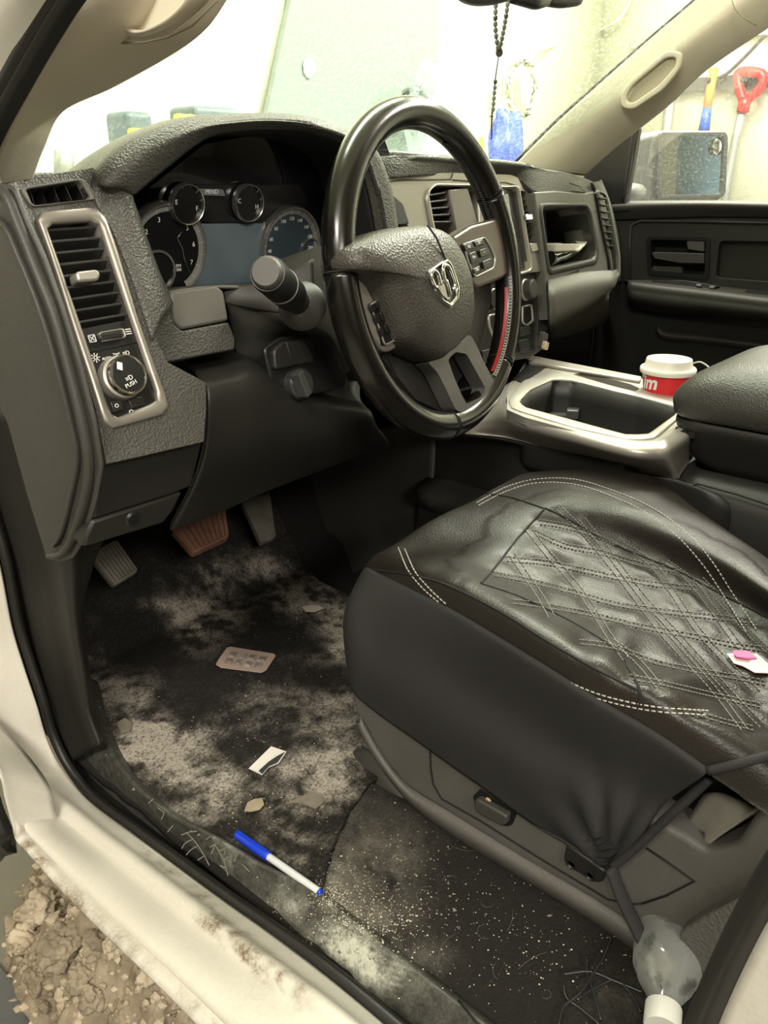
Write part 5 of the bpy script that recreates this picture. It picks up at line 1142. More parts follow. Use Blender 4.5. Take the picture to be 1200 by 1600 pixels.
for nm, pts in (('insert_piping', [(751, 912), (775, 885), (810, 840), (852, 794)]), ('insert_piping', [(852, 794), (890, 812), (940, 842), (1000, 868), (1060, 893), (1120, 925), (1200, 965)]),
                ('insert_piping', [(751, 912), (810, 932), (880, 965), (940, 1000), (975, 1030), (980, 1045)]), ('insert_piping', [(760, 772), (800, 778), (852, 795)]),
                ('bolster_seam', [(580, 890), (640, 898), (700, 915), (780, 955), (860, 1005), (930, 1045), (1000, 1080)]), ('bolster_seam', [(978, 1040), (992, 1062), (1000, 1082), (999, 1103)])):
    p_ = onpath(pts, 8, .0002)
    if len(p_) > 3: tube(nm, p_, .0013, VOID, seat, seg=6)
# fabric skirt on the door side
S2 = R3[0][2:]
skr = [[Vector((.46, .560, .262)), Vector((.39, .560, .268))]+[p+Vector((.006, 0, -.003)) for p in S2[:7]]]
skr.append([Vector((.46, .570, .255)), Vector((.39, .568, .262))]+[p+Vector((.0, 0, -.0018)) for p in S2[:7]])
skr.append([Vector((.46, .588, .225)), Vector((.37, .583, .225))]+[V(x, y, 'x', .322) for x, y in [(548, 952), (600, 985), (670, 1025), (780, 1095), (880, 1160), (960, 1205), (1040, 1252)]])
skr.append([Vector((.46, .592, .19)), Vector((.37, .588, .19))]+[V(x, y, 'x', .318) for x, y in [(545, 1010), (600, 1060), (680, 1110), (780, 1175), (880, 1235), (940, 1275), (1000, 1305)]])
skr.append([Vector((.46, .580, .13)), Vector((.37, .578, .13))]+[V(x, y, 'x', .326) for x, y in [(553, 1075), (585, 1108), (672, 1169), (749, 1224), (826, 1281), (881, 1314), (952, 1357)]])
sk = loft('side_skirt', skr, FABR, seat, n=8, k=9, thick=.003)
for v in sk.data.vertices:
    x, y = to_px(v.co)
    g = exp(-((x-950)/90)**2-((y-1310)/80)**2); v.co.x += g*.006*sin(atan2(y-1360, x-955)*14)
    v.co.x += .002*noise.noise(v.co*12)
tube('skirt_binding', spline([V(x, y, 'x', .317) for x, y in [(1108, 1216), (1075, 1248), (1040, 1280), (1000, 1318), (955, 1356)]], 5), .0042, FABR, seat, seg=10)
tube('skirt_hem', spline(skr[-1][2:], 8), .0016, FABR, seat, seg=8)
tube('cover_edge', onpath([(1095, 1206), (1130, 1198), (1165, 1190), (1210, 1180)], 5, .001) or [V(1106, 1210, 'x', .33), V(1200, 1185, 'x', .36)], .004, FABR, seat, seg=8)
tag(tube('fabric_strap', spline([V(x, y, 'x', .312) for x, y in [(955, 1356), (968, 1392), (990, 1440), (1020, 1500)]], 6), .0085, FABR, seat, seg=10, flat=.35), 'black fabric tie', None) if False else tube('fabric_strap', spline([V(x, y, 'x', .312) for x, y in [(955, 1356), (968, 1392), (990, 1440), (1022, 1502)]], 6), .0085, FABR, seat, seg=10, flat=.45)
# plastic base
BPn = Pl((.333, .4, .1), (0, -1, 0), (0, 0, 1))
b_out = [(548, 1050), (551, 1105), (566, 1130), (590, 1176), (633, 1230), (705, 1275), (815, 1345), (925, 1408), (1000, 1460), (1060, 1500), (1100, 1540), (1160, 1560), (1330, 1500), (1330, 1250), (1205, 1238), (1150, 1320), (1102, 1330), (1075, 1310), (1000, 1270), (900, 1200), (700, 1090)]
bp = plate('seat_base', BPn, b_out, [], -.05, 0, BASEP, seat, r=.010, bevel=.008, seg=4)
loft('base_edge', [[V(x, y, 'x', .332) for x, y in [(560, 1118), (590, 1172), (633, 1226), (705, 1270), (815, 1338), (925, 1402), (1000, 1452), (1062, 1496)]],
   [V(x, y, 'x', .325) for x, y in [(562, 1128), (592, 1182), (638, 1240), (708, 1290), (815, 1356), (925, 1422), (1004, 1474), (1064, 1510)]],
   [V(x, y, 'x', .335) for x, y in [(562, 1134), (592, 1190), (640, 1250), (708, 1302), (815, 1368), (925, 1434), (1006, 1490), (1064, 1524)]],
   [V(x, y, 'x', .37) for x, y in [(570, 1140), (600, 1196), (648, 1252), (715, 1306), (820, 1372), (930, 1440), (1010, 1496), (1070, 1530)]]], BASEP, seat, n=5, k=4, thick=.003)
tubes('panel_groove', [[BPn.P(x, y, .0006) for x, y in [(672, 1165), (673, 1200), (677, 1225), (690, 1248), (750, 1282), (850, 1345), (950, 1405), (985, 1413), (1003, 1412)]], [BPn.P(x, y, .0006) for x, y in [(1003, 1412), (1040, 1400), (1085, 1377), (1040, 1345), (1010, 1325)]]], .0011, VOID, seat)
sw = plate('seat_switch', BPn, [(738, 1245), (750, 1232), (800, 1262), (808, 1270), (800, 1290), (790, 1292), (745, 1268)], [], -.004, .001, BLACK, seat, r=.003, bevel=.001)
plate('switch_lever', BPn, [(740, 1252), (745, 1249), (792, 1276), (790, 1290), (780, 1290), (742, 1268)], [], 0, .010, PLASM, sw, r=.003, bevel=.002)
blobm = mat('tan_crumb', (.45, .33, .16), .8)
lathe('crumb_spot', [(0, .002), (.003, .002), (.004, 0)], BPn.P(763, 1251, .002), BPn.n, blobm, sw, seg=10)
lp_ = plate('lumbar_switch', BPn, [(884, 1322), (890, 1322), (946, 1362), (942, 1378), (930, 1380), (884, 1352), (880, 1342)], [], -.002, .006, PLAS, seat, r=.004, bevel=.002)
for x, y in ((893, 1350), (922, 1368)): lathe('lumbar_dimple', [(.0045, 0), (.0055, .001), (.0045, .0015), (.003, .0)], BPn.P(x, y, .006), BPn.n, BLACK, lp_, seg=20)
# rear: recliner cover with dotted speaker-like panel and cross bracket
RP = Pl((.318, .1, .1), (0, -1, 0), (0, 0, 1))
RPM = mat('recliner_plastic', (.10, .095, .086), .6, bump=.9, bscale=260, kind='voronoi')
plate('recliner_cover', RP, [(1060, 1457), (1100, 1432), (1200, 1380), (1330, 1330), (1330, 1640), (1130, 1640), (1090, 1560), (1066, 1510)], [], -.05, 0, RPM, seat, r=.008, bevel=.004)
loft('seat_bracket', [[V(x, y, 'x', .36) for x, y in [(1070, 1300), (1092, 1258), (1110, 1240), (1160, 1260)]], [V(x, y, 'x', .35) for x, y in [(1105, 1300), (1130, 1275), (1160, 1262), (1185, 1270)]], [V(x, y, 'x', .345) for x, y in [(1095, 1335), (1122, 1310), (1160, 1285), (1200, 1262)]]], mat('dusty_bracket', (.13, .12, .10), .6, var=.8, vscale=30, col2=(.26, .25, .21)), seat, n=4, k=4, thick=.004)
box('seat_core', (.55, .27, .15), (.36, .50, .22), VOID, seat, bevel=.02)
# rail cover at the front foot
loft('rail_cover', [[V(x, y, 'x', .36) for x, y in [(552, 1195), (560, 1170), (590, 1180), (640, 1235)]], [V(x, y, 'x', .345) for x, y in [(548, 1225), (565, 1215), (600, 1230), (640, 1258)]], [V(x, y, 'x', .35) for x, y in [(556, 1238), (575, 1250), (594, 1258), (636, 1262)]]], PLASM, seat, n=5, k=5, thick=.004)
# seat back, only its lower front edge can be guessed behind the frame
loft('seat_back', [[Vector((x, y, z)) for x, y, z in l] for l in [[(.36, -.02, .24), (.42, .02, .28), (.58, .03, .28), (.74, .02, .28), (.80, -.02, .24)], [(.35, -.08, .5), (.42, -.03, .5), (.58, -.05, .5), (.74, -.03, .5), (.81, -.08, .5)], [(.36, -.18, .85), (.43, -.15, .86), (.58, -.15, .87), (.73, -.15, .86), (.80, -.18, .85)], [(.40, -.26, .84), (.45, -.26, .86), (.58, -.26, .87), (.71, -.26, .86), (.76, -.26, .84)]]], LEATH, seat, n=5, k=5, thick=.02)
base(seat, (.58, .27, 0))
# red belt buckle
bk = thing('belt_buckle', 'bright red seat belt buckle button between the seat and the armrest', 'belt buckle')
BKP = Pl(V(1190, 818, 'z', .245), (V(1220, 824, 'z', .245)-V(1160, 812, 'z', .245)), (0, .25, 1))
plate('buckle_button', BKP, [(1160, 815), (1168, 809), (1240, 806), (1240, 822), (1165, 825)], [], -.01, .004, mat('red_button', (.62, .02, .015), .4), bk, r=.002, bevel=.001)
plate('buckle_case', BKP, [(1158, 824), (1240, 821), (1240, 835), (1172, 832)], [], -.012, .002, BLACK, bk, r=.002, bevel=.001)
base(bk, V(1190, 835, 'z', .23))

# ================================================================== PEDALS
def pedal(nm, lab, quad, h, m, ribs, arm_to, mm=PLAS):
    t = thing(nm, lab, 'pedal'); pts = [V(x, y, 'y', yy) for x, y, yy in quad]
    ex = pts[1]-pts[0]; ey = pts[0]-pts[3]; pl = Pl(sum(pts, Vector())/4, ex, ey)
    if pl.n.dot(CAM-pl.o) < 0: pl = Pl(pl.o, -ex, ey)
    q = [((p-pl.o).dot(pl.ex), (p-pl.o).dot(pl.ey)) for p in pts]
    pd = plate('pad', pl, q, [], -h, 0, m, t, r=.006, bevel=.002, px=False)
    L_ = []
    for k in range(ribs):
        s_ = (k+.5)/ribs; a = Vector(lrp(q[0], q[1], s_)); b = Vector(lrp(q[3], q[2], s_)); c = (a+b)/2; d = (b-a)*.44
        L_.append((pl.w(c.x, c.y, .001), pl.ex*d.x+pl.ey*d.y, (pl.ex*(q[1][0]-q[0][0])+pl.ey*(q[1][1]-q[0][1]))*.28/ribs, pl.n*.0016))
    if ribs: boxes('ribs', L_, m, pd, bevel=.0006)
    tube('pedal_arm', [pl.w(0, 0, -h), pl.w(0, 0, -h)+Vector((0, .05, .03)), Vector(arm_to)], .009, mm, t, n=4)
    base(t, pl.w(0, 0, -h)); return t
PEDM = mat('dusty_pedal_rubber', (.06, .055, .043), .7, bump=.3, bscale=200, var=.8, vscale=40, col2=(.19, .17, .14))
pedal('parking_brake_pedal', 'ribbed grey parking brake pedal nearest the kick panel', [(138, 866, 1.02), (182, 842, 1.02), (217, 892, .98), (178, 916, .98)], .014, PEDM, 8, (.25, 1.25, .33))
pedal('brake_pedal', 'wide rusty brown brake pedal in the middle of the footwell', [(268, 826, 1.04), (352, 790, 1.04), (358, 838, .99), (302, 864, .99)], .014, mat('rusty_pedal_rubber', (.09, .04, .026), .6, bump=.5, bscale=120, var=.9, vscale=30, col2=(.30, .15, .10)), 9, (.45, 1.25, .33))
pedal('accelerator_pedal', 'narrow black accelerator pedal beside the tunnel', [(378, 782, 1.10), (422, 768, 1.10), (432, 838, 1.02), (408, 848, 1.02)], .012, PEDM, 0, (.62, 1.25, .33))

# ================================================================== FLOOR MAT AND LITTER
mo = [V(x, y, 'z', .012) for x, y in [(112, 905), (128, 985), (140, 1060), (158, 1125), (186, 1182), (228, 1235), (300, 1282), (372, 1318), (430, 1350), (500, 1405), (560, 1450), (500, 1330), (530, 1265), (560, 1225), (640, 1200), (700, 1080), (640, 990), (560, 930), (500, 905), (455, 868), (420, 850), (300, 850), (160, 880)]]
mo2 = [(p.x, p.y) for p in mo[:10]]+[(p.x, p.y) for p in [V(x, y, 'z', .012) for x, y in [(515, 1330), (545, 1262), (575, 1220), (640, 1190), (640, 1000), (560, 935), (500, 905), (455, 868), (430, 850), (290, 850), (150, 860)]]]
xs = [p[0] for p in mo2]; ys = [p[1] for p in mo2]
def matz(x, y): return max(carpz(x, y), .0)+.009+.003*fbm(x, y, 12, 7)+.0008*fbm(x, y, 90, 2)
fm = grid('floor_mat', min(xs), max(xs), min(ys), max(ys), 150, 210, matz, MATM, inside=lambda c: inpoly(c.x, c.y, mo2), thick=.006)
bm = bmesh.new(); bm.from_mesh(fm.data)
for v in bm.verts:
    if v.is_boundary:
        best = None
        for i in range(len(mo2)):
            a = Vector(mo2[i]); b = Vector(mo2[(i+1) % len(mo2)]); p = Vector((v.co.x, v.co.y)); t = max(0, min(1, (p-a).dot(b-a)/max(1e-12, (b-a).length_squared))); q = a+(b-a)*t
            if best is None or (q-p).length < best[0]: best = ((q-p).length, q)
        if best[0] < .012: v.co.x, v.co.y = best[1].x, best[1].y
bm.to_mesh(fm.data); bm.free()
SALT = [(480, 930, 45, 22, .75), (520, 975, 40, 22, .9), (540, 1000, 25, 25, .8), (420, 890, 30, 18, .35), (330, 905, 30, 20, .3), (300, 960, 30, 30, .42), (310, 985, 25, 30, .35), (350, 960, 30, 25, .3), (250, 945, 35, 12, .25), (190, 1080, 50, 22, .55), (230, 1120, 55, 30, .45),
        (230, 1150, 55, 30, .8), (270, 1160, 40, 25, .75), (205, 1180, 40, 25, .45), (300, 1210, 60, 25, .55), (360, 1240, 50, 30, .22), (330, 1265, 60, 20, .28), (400, 1080, 80, 40, .08), (470, 1100, 60, 30, .14), (520, 1130, 40, 30, .35), (540, 1180, 40, 18, .55), (500, 1205, 50, 18, .4),
        (440, 1190, 50, 30, .25), (480, 1250, 40, 20, .42), (520, 1235, 35, 25, .4), (420, 1290, 40, 25, .2), (500, 1020, 60, 20, .1), (390, 1130, 90, 30, .06), (460, 1330, 40, 30, .25), (150, 1040, 30, 40, .1), (380, 900, 60, 40, .10), (560, 1080, 30, 30, .25)]
WET = [(190, 995, 60, 55), (460, 1000, 60, 35), (320, 1060, 80, 35), (290, 1100, 70, 35), (400, 1170, 45, 25), (170, 900, 60, 30), (500, 1060, 60, 20)]
def mdirt(p):
    x, y = to_px(p); v = .05; n = fbm(p.x, p.y, 18, 3); n2 = fbm(p.x, p.y, 55, 6)
    for cx, cy, rx, ry, a in SALT: v += a*exp(-((x-cx)/rx)**2-((y-cy)/ry)**2)
    v = .75*max(0, v*max(.05, 1+1.5*n+1.3*n2)*1.3-.09)+.22*v*(1+n2)
    for cx, cy, rx, ry in WET: v *= 1-.96*exp(-(((x-cx)/rx)**2+((y-cy)/ry)**2)**1.5)
    return v
dirtmap(fm, mdirt); tag(fm, 'black driver floor mat crusted with white salt and wet dark patches', 'floor mat')
gbvh = BVHTree.FromObject(fm, bpy.context.evaluated_depsgraph_get())
cbvh = BVHTree.FromObject(cp, bpy.context.evaluated_depsgraph_get()); sbvh = BVHTree.FromObject(sp, bpy.context.evaluated_depsgraph_get())
def gp(px, py, h=0):
    best = None
    for b in (gbvh, cbvh, sbvh):
        q = b.ray_cast(CAM, ray(px, py).normalized())
        if q[0] is not None and (best is None or (q[0]-CAM).length < (best-CAM).length): best = q[0]
    return (best if best is not None else V(px, py, 'z', .01))+Vector((0, 0, h))
def flat(nm, pts, m, h=.001, th=.0012, curl=0, ins=(), parent=None):
    P_ = [gp(*p, h+.001) for p in pts]; z = max(p.z for p in P_); c = sum(P_, Vector())/len(P_)
    zs = [z+curl*(((p-c).length/.03)**2) for p in P_]; vs = [Vector((p.x, p.y, zz)) for p, zz in zip(P_, zs)]+[Vector((c.x, c.y, z))]
    n = len(P_); return mesh(nm, vs, [(i, (i+1) % n, n) for i in range(n)], m, parent, smooth=False, solid=th)
# blister card
bl = thing('blister_pack', 'flattened pale blister card with crushed pockets on the floor mat', 'blister pack')
bc = [(337, 1038), (340, 1032), (354, 1012), (360, 1010), (428, 1021), (431, 1024), (416, 1047), (408, 1051), (345, 1043)]
P_ = [gp(*p) for p in bc]; zb = max(p.z for p in P_)+.002
BC = Pl((P_[0].x, P_[0].y, zb), (1, 0, 0), (0, 1, 0))
plate('card', BC, bc, [], -.001, 0, mat('pinkish_card', (.42, .31, .26), .55), bl, bevel=.0005)
fo = mat('crushed_foil', (.62, .58, .54), .3, metal=.4, var=.9, vscale=90, col2=(.16, .10, .08))
for i in range(4):
    for j in range(2):
        u0, u1 = .10+i*.21, .10+i*.21+.17; w0, w1 = .14+j*.40, .14+j*.40+.33
        def q_(u, w_): a = lrp((356, 1012), (429, 1023), u); b = lrp((341, 1037), (411, 1049), u); return lrp(a, b, w_)
        pk = [BC.uv(*q_(u, w_), .001) for u, w_ in ((u0, w0), (u1, w0), (u1, w1), (u0, w1))]
        cxx = sum(p[0] for p in pk)/4; cyy = sum(p[1] for p in pk)/4; vs = [BC.w(*p, 0) for p in pk]+[BC.w(cxx+(p[0]-cxx)*.6+random.uniform(-.001, .001), cyy+(p[1]-cyy)*.6, random.uniform(.001, .004)) for p in pk]
        mesh('pocket', vs, [(4, 5, 6, 7)]+[(k, (k+1) % 4, 4+(k+1) % 4, 4+k) for k in range(4)], fo, bl, smooth=False)
base(bl, (P_[0].x, P_[0].y, zb-.002))
sc_ = thing('paper_scrap', 'torn white folded paper scrap on the floor mat', 'paper')
flat('paper_sheet', [(389, 1206), (424, 1172), (448, 1181), (436, 1198), (420, 1204), (410, 1217)], mat('white_paper', (.72, .68, .63), .8), .003, .0008, .001, parent=sc_)
flat('printed_edge', [(405, 1212), (420, 1198), (432, 1190), (446, 1183), (434, 1199), (419, 1205), (410, 1217)], mat('dark_print', (.03, .03, .03), .7), .0065, .0005, parent=sc_)
base(sc_, gp(415, 1200))
LEAF = mat('dry_leaf', (.30, .24, .16), .8, var=.6, vscale=60, col2=(.42, .36, .26)); LEAF2 = mat('muddy_leaf', (.13, .11, .085), .7, var=.7, vscale=60, col2=(.25, .22, .17))
tag(flat('dry_leaf', [(382, 1270), (387, 1258), (398, 1253), (410, 1252), (413, 1262), (406, 1269), (392, 1272)], LEAF, .002, .001, .001), 'pale tan dry leaf above the pen', 'leaf')
tag(flat('dry_leaf', [(452, 1258), (475, 1246), (490, 1240), (505, 1245), (506, 1256), (494, 1267), (470, 1258)], LEAF2, .002, .001, .001), 'muddy brown leaf beside the seat rail', 'leaf')
tag(flat('dry_leaf', [(472, 955), (485, 950), (500, 950), (505, 956), (492, 962), (478, 962)], mat('whitish_leaf', (.6, .55, .48), .8), .003, .001, .001), 'whitish leaf lying in the salt crust near the tunnel', 'leaf')
tag(flat('dry_leaf', [(183, 1134), (196, 1127), (207, 1134), (204, 1146), (190, 1150)], LEAF2, .002, .001, .001), 'round muddy leaf near the kick panel edge of the mat', 'leaf')
# pen
pen = thing('ballpoint_pen', 'white ballpoint pen with a bright blue cap lying on the sill plate', 'pen')
pa, pb = gp(369, 1303), gp(502, 1396); zz = max(pa.z, pb.z, gp(435, 1350).z)+.006; pa = V(369, 1303, 'z', zz); pb = V(502, 1396, 'z', zz); ax_ = (pb-pa).normalized(); L_ = (pb-pa).length
lathe('cap', [(.0, 0), (.0035, .0), (.0050, .003), (.0052, L_*.40), (.0048, L_*.405)], pa, ax_, mat('blue_pen_cap', (.01, .05, .62), .25), pen, seg=24)
boxes('cap_clip', [(pa+ax_*L_*.2+Vector((0, 0, .0062)), ax_*L_*.18, Vector((-ax_.y, ax_.x, 0))*.0014, Vector((0, 0, .0008)))], bpy.data.materials['blue_pen_cap'], pen, bevel=.0004)
lathe('barrel', [(.0040, L_*.38), (.0040, L_*.97), (.0036, L_*.98)], pa, ax_, mat('white_pen_barrel', (.62, .64, .66), .35), pen, seg=24)
lathe('end_plug', [(.0038, L_*.97), (.0040, L_*.985), (.0030, L_), (0, L_)], pa, ax_, bpy.data.materials['blue_pen_cap'], pen, seg=24)
base(pen, (pa+pb)/2-Vector((0, 0, .005)))
# wrapper on the seat
wv = [on(x, y, .003) for x, y in [(1136, 1025), (1150, 1024), (1168, 1027), (1182, 1024), (1200, 1040), (1203, 1056), (1178, 1054), (1160, 1044), (1146, 1040)]]
if all(p is not None for p in wv):
    c = sum(wv, Vector())/len(wv)+Vector((0, 0, .004)); wr = thing('candy_wrapper', 'crumpled pink and white wrapper on the seat cushion', 'wrapper', tuple(c))
    mesh('wrapper_sheet', [p-c for p in wv]+[Vector((0, 0, 0))], [(i, (i+1) % 9, 9) for i in range(9)], mat('wrapper_white', (.75, .62, .62), .4), wr, smooth=False, solid=.0008)
    pk = [on(x, y, .0055) for x, y in [(1143, 1026), (1160, 1026), (1172, 1029), (1180, 1038), (1165, 1040), (1150, 1036)]]
    mesh('pink_print', [p-c+Vector((0, 0, .002)) for p in pk], [tuple(range(6))], mat('wrapper_pink', (.75, .08, .28), .4), wr, smooth=False, solid=.0006)
# cables
cabm = mat('black_cable', (.02, .02, .02), .35)
cab = thing('cable', 'tangled thin black cable on the carpet by the bottle', 'cable')
for pts in ([(955, 1470), (945, 1495), (925, 1530), (905, 1560), (880, 1580), (872, 1610)], [(945, 1470), (975, 1472), (995, 1500), (1006, 1540), (1010, 1610)], [(880, 1528), (920, 1524), (960, 1540), (1005, 1556)], [(880, 1545), (885, 1565), (905, 1580), (935, 1605)], [(915, 1500), (918, 1530), (928, 1560), (938, 1600)], [(900, 1570), (930, 1548), (960, 1538), (985, 1560), (1000, 1590)]):
    tube('cable_loop', spline([gp(x, y, .004+.003*random.random()) for x, y in pts], 6), .0014, cabm, cab, seg=8)
base(cab, gp(930, 1540))
# bottle
bo = thing('plastic_bottle', 'crumpled clear plastic bottle with a white cap lying by the door pillar', 'bottle')
bA = V(1036, 1584, 'z', .030); bB = bA+Vector((.10, .035, .004)); axb = (bB-bA).normalized()
BTM = glassmat('frosted_bottle_plastic', (.85, .88, .86), .18, .34, (.66, .68, .66), 30, .35)
lathe('bottle_body', [(.013, .0), (.013, .012), (.024, .030), (.030, .045), (.031, .060), (.028, .075), (.030, .088), (.026, .100), (.0, .102)], bA, axb, BTM, bo, seg=28)
lathe('cap', [(0, -.014), (.0145, -.014), (.0155, -.012), (.0155, .006), (.013, .008)], bA, axb, mat('white_cap', (.75, .74, .7), .4), bo, seg=28)
base(bo, (bA.x, bA.y, .01))
# crumbs, grit and lint (uncountable)
def scatter(nm, lab, c, zones, m, smin, smax, flatk=.6):
    vs = []; fs = []
    for (cx, cy, rx, ry, n) in zones:
        for _ in range(n):
            px, py = random.gauss(cx, rx), random.gauss(cy, ry); p = gp(px, py, .0008)
            if p.z > .2: continue
            s_ = random.uniform(smin, smax)*random.choice((.5, .7, 1)); a = random.random()*6; k = len(vs)
            for dx, dy, dz in ((1, 0, 0), (0, 1, 0), (-1, 0, 0), (0, -1, 0), (0, 0, flatk), (0, 0, -flatk)):
                r = s_*random.uniform(.6, 1.3); vs.append(p+Vector(((dx*cos(a)-dy*sin(a))*r, (dx*sin(a)+dy*cos(a))*r, dz*r)))
            fs += [(k, k+1, k+4), (k+1, k+2, k+4), (k+2, k+3, k+4), (k+3, k, k+4), (k+1, k, k+5), (k+2, k+1, k+5), (k+3, k+2, k+5), (k, k+3, k+5)]
    o = mesh(nm, vs, fs, m, smooth=False, fix=False); tag(o, lab, c, kind='stuff'); return o
scatter('crumbs', 'pale crumbs and road salt scattered along the sill and carpet', 'crumbs', [(555, 1425, 50, 30, 600), (520, 1400, 15, 12, 220), (600, 1450, 40, 25, 200), (640, 1360, 90, 60, 200), (760, 1440, 110, 60, 200), (540, 1200, 20, 20, 60), (480, 960, 40, 20, 90), (230, 1150, 40, 30, 90), (380, 1130, 120, 80, 120), (850, 1500, 60, 40, 70), (410, 1250, 60, 30, 80)], mat('crumb', (.50, .44, .32), .8, var=.8, vscale=50, col2=(.7, .66, .55)), .00045, .0012)
scatter('gravel', 'small dark and tan stones on the floor', 'gravel', [(560, 1420, 60, 40, 60), (755, 1130, 1, 1, 1), (300, 1170, 60, 50, 30), (700, 1370, 80, 40, 14), (405, 1190, 30, 40, 10)], mat('stone', (.25, .21, .16), .8, var=.8, vscale=50, col2=(.06, .05, .045)), .0014, .0030)
hl = []
for cx, cy in [(640, 1340), (700, 1370), (760, 1420), (830, 1500), (720, 1330), (650, 1400), (800, 1440), (690, 1480), (770, 1520), (860, 1560), (610, 1320), (745, 1460)]:
    a = random.random()*6; L2 = random.uniform(12, 30); b = random.uniform(-1, 1)
    hl.append([gp(cx+L2*t*cos(a+b*t), cy+L2*t*sin(a+b*t), .002) for t in (-1, -.5, 0, .5, 1)])
o_ = tubes('lint', hl, .00013, mat('lint_grey', (.2, .19, .17), .8), seg=4); tag(o_, 'pale hairs and lint lying on the black carpet', 'lint', kind='stuff')

# ================================================================== ROSARY AND REAR VIEW MIRROR
YR = .62
ros = thing('rosary', 'string of grey beads with a thin tail hanging from the rear view mirror', 'rosary')
BEAD = mat('grey_glass_bead', (.22, .22, .20), .2, spec=.8); SILV = mat('dark_silver_bead', (.12, .12, .11), .3, metal=.6)
def beads(pts, r, m, step):
    P_ = spline([V(x, y, 'y', YR) for x, y in pts], 12); acc = [0]
    for a, b in zip(P_, P_[1:]): acc.append(acc[-1]+(b-a).length)
    d = 0; k = 0
    while d < acc[-1]:
        j = max(i for i in range(len(acc)) if acc[i] <= d+1e-9); j = min(j, len(P_)-2); p = P_[j].lerp(P_[j+1], (d-acc[j])/max(1e-9, acc[j+1]-acc[j]))
        lathe('bead', [(0, -r*1.15), (r*.75, -r*.8), (r, 0), (r*.75, r*.8), (0, r*1.15)], p, (0, 0, 1), m if k % 6 else SILV, ros, seg=8); d += step; k += 1
    tubes('cord', [P_], .0004, BLACK, ros)
beads([(776, -30), (775, 0), (774, 40), (777, 70), (780, 80)], .0030, BEAD, .0062)
beads([(798, -30), (794, 0), (790, 30), (784, 62), (780, 80)], .0030, BEAD, .0062)
lathe('medal', [(0, -.001), (.005, -.001), (.005, .001), (0, .001)], V(780, 82, 'y', YR), (.3, 1, 0), SILV, ros, seg=16)
beads([(774, 128), (772, 150), (770, 178)], .0026, BEAD, .0060)
tubes('cord', [[V(780, 82, 'y', YR), V(776, 108, 'y', YR), V(773, 130, 'y', YR), V(769, 180, 'y', YR), V(768, 218, 'y', YR)]], .0008, BLACK, ros)
boxes('cross', [(V(768, 182, 'y', YR), (.003, 0, 0), (0, .0006, 0), (0, 0, .0007)), (V(768, 190, 'y', YR), (.0006, 0, 0), (0, .0006, 0), (0, 0, .011))], SILV, ros)
base(ros, V(768, 218, 'y', YR))
rm = thing('rear_view_mirror', 'dark rear view mirror whose lower edge shows above the rosary', 'mirror')
loft('mirror_shell', [[V(x, y, 'y', .60) for x, y in [(705, -40), (712, -4), (735, 9), (765, 9), (795, 2)]], [V(x, y, 'y', .585) for x, y in [(712, -50), (720, -14), (738, -2), (765, -2), (800, -12)]], [V(x, y, 'y', .58) for x, y in [(715, -80), (725, -60), (740, -60), (765, -60), (800, -70)]]], PLASM, rm, n=5, k=4, thick=.006)
tube('mirror_mount', [V(800, -10, 'y', .64), V(820, -4, 'y', .64), V(836, 0, 'y', .64), V(850, -3, 'y', .65)], .011, BLACK, rm, n=4)
tube('sensor_housing', [V(848, -4, 'y', .66), V(875, 0, 'y', .66), V(902, -3, 'y', .66)], .010, BLACK, rm, n=4)
base(rm, V(760, 0, 'y', .60))

# ================================================================== OUTSIDE THE DOOR
pcx, pcy = .30, 1.02
def sz(x, y):
    r = sqrt(((x-pcx)/.26)**2+((y-pcy)/.40)**2); h = .22*max(0, 1-r**1.6)
    v1 = noise.voronoi(Vector((x*22, y*22, 0)))[0]; v2 = noise.voronoi(Vector((x*55, y*55, 3)))[0]; v3 = noise.voronoi(Vector((x*120, y*120, 5)))[0]
    return GZ-.012+h+(.055*(.6-v1[0])+.022*(.6-v2[0])+.010*(.5-v3[0])+.05*fbm(x, y, 7, 4))*min(1, h/.06)
SNOW = mat('dirty_slush', (.16, .12, .08), .75, bump=1, bscale=160, var=.5, vscale=16, col2=(.50, .42, .31), spec=.5)
sn = grid('dirty_snow_pile', .02, .58, .58, 1.45, 230, 350, sz, SNOW, inside=lambda c: sqrt(((c.x-pcx)/.26)**2+((c.y-pcy)/.40)**2) < 1.02)
tag(sn, 'lumpy heap of brown dirty slush on the garage floor below the sill', 'snow', kind='stuff')
ch = []
def chunk(x, y, s_):
    bm = bmesh.new(); bmesh.ops.create_icosphere(bm, subdivisions=5, radius=s_); sd = random.random()*50
    for v in bm.verts:
        q = v.co/s_+Vector((sd, 0, 0)); v.co *= 1+.55*noise.noise(q*1.1)+.30*noise.noise(q*2.6)+.22*(.5-noise.voronoi(q*3.2)[0][0])+.10*noise.noise(q*9)
    me = bpy.data.meshes.new('snow_chunk'); bm.to_mesh(me); bm.free(); o = link('snow_chunk', me, SNOW2, None, True); o.location = (x, y, sz(x, y)+s_*.35); return o
chs = []
SNOW2 = mat('tan_slush_chunk', (.36, .28, .19), .6, bump=1, bscale=140, var=.5, vscale=26, col2=(.70, .60, .46), spec=.5)
lumps = [(120, 1380, .030), (60, 1425, .030), (90, 1480, .034), (40, 1470, .024), (20, 1440, .018), (150, 1470, .024), (130, 1545, .022), (60, 1530, .022), (190, 1540, .020), (150, 1430, .020), (240, 1585, .018), (150, 1590, .020)]
for (px, py, s_) in lumps:
    p = V(px, py, 'z', GZ+.22)
    for _ in range(3):
        r = sz(p.x, p.y); p = V(px, py, 'z', r+s_*.3)
    chs.append(chunk(p.x, p.y, s_))
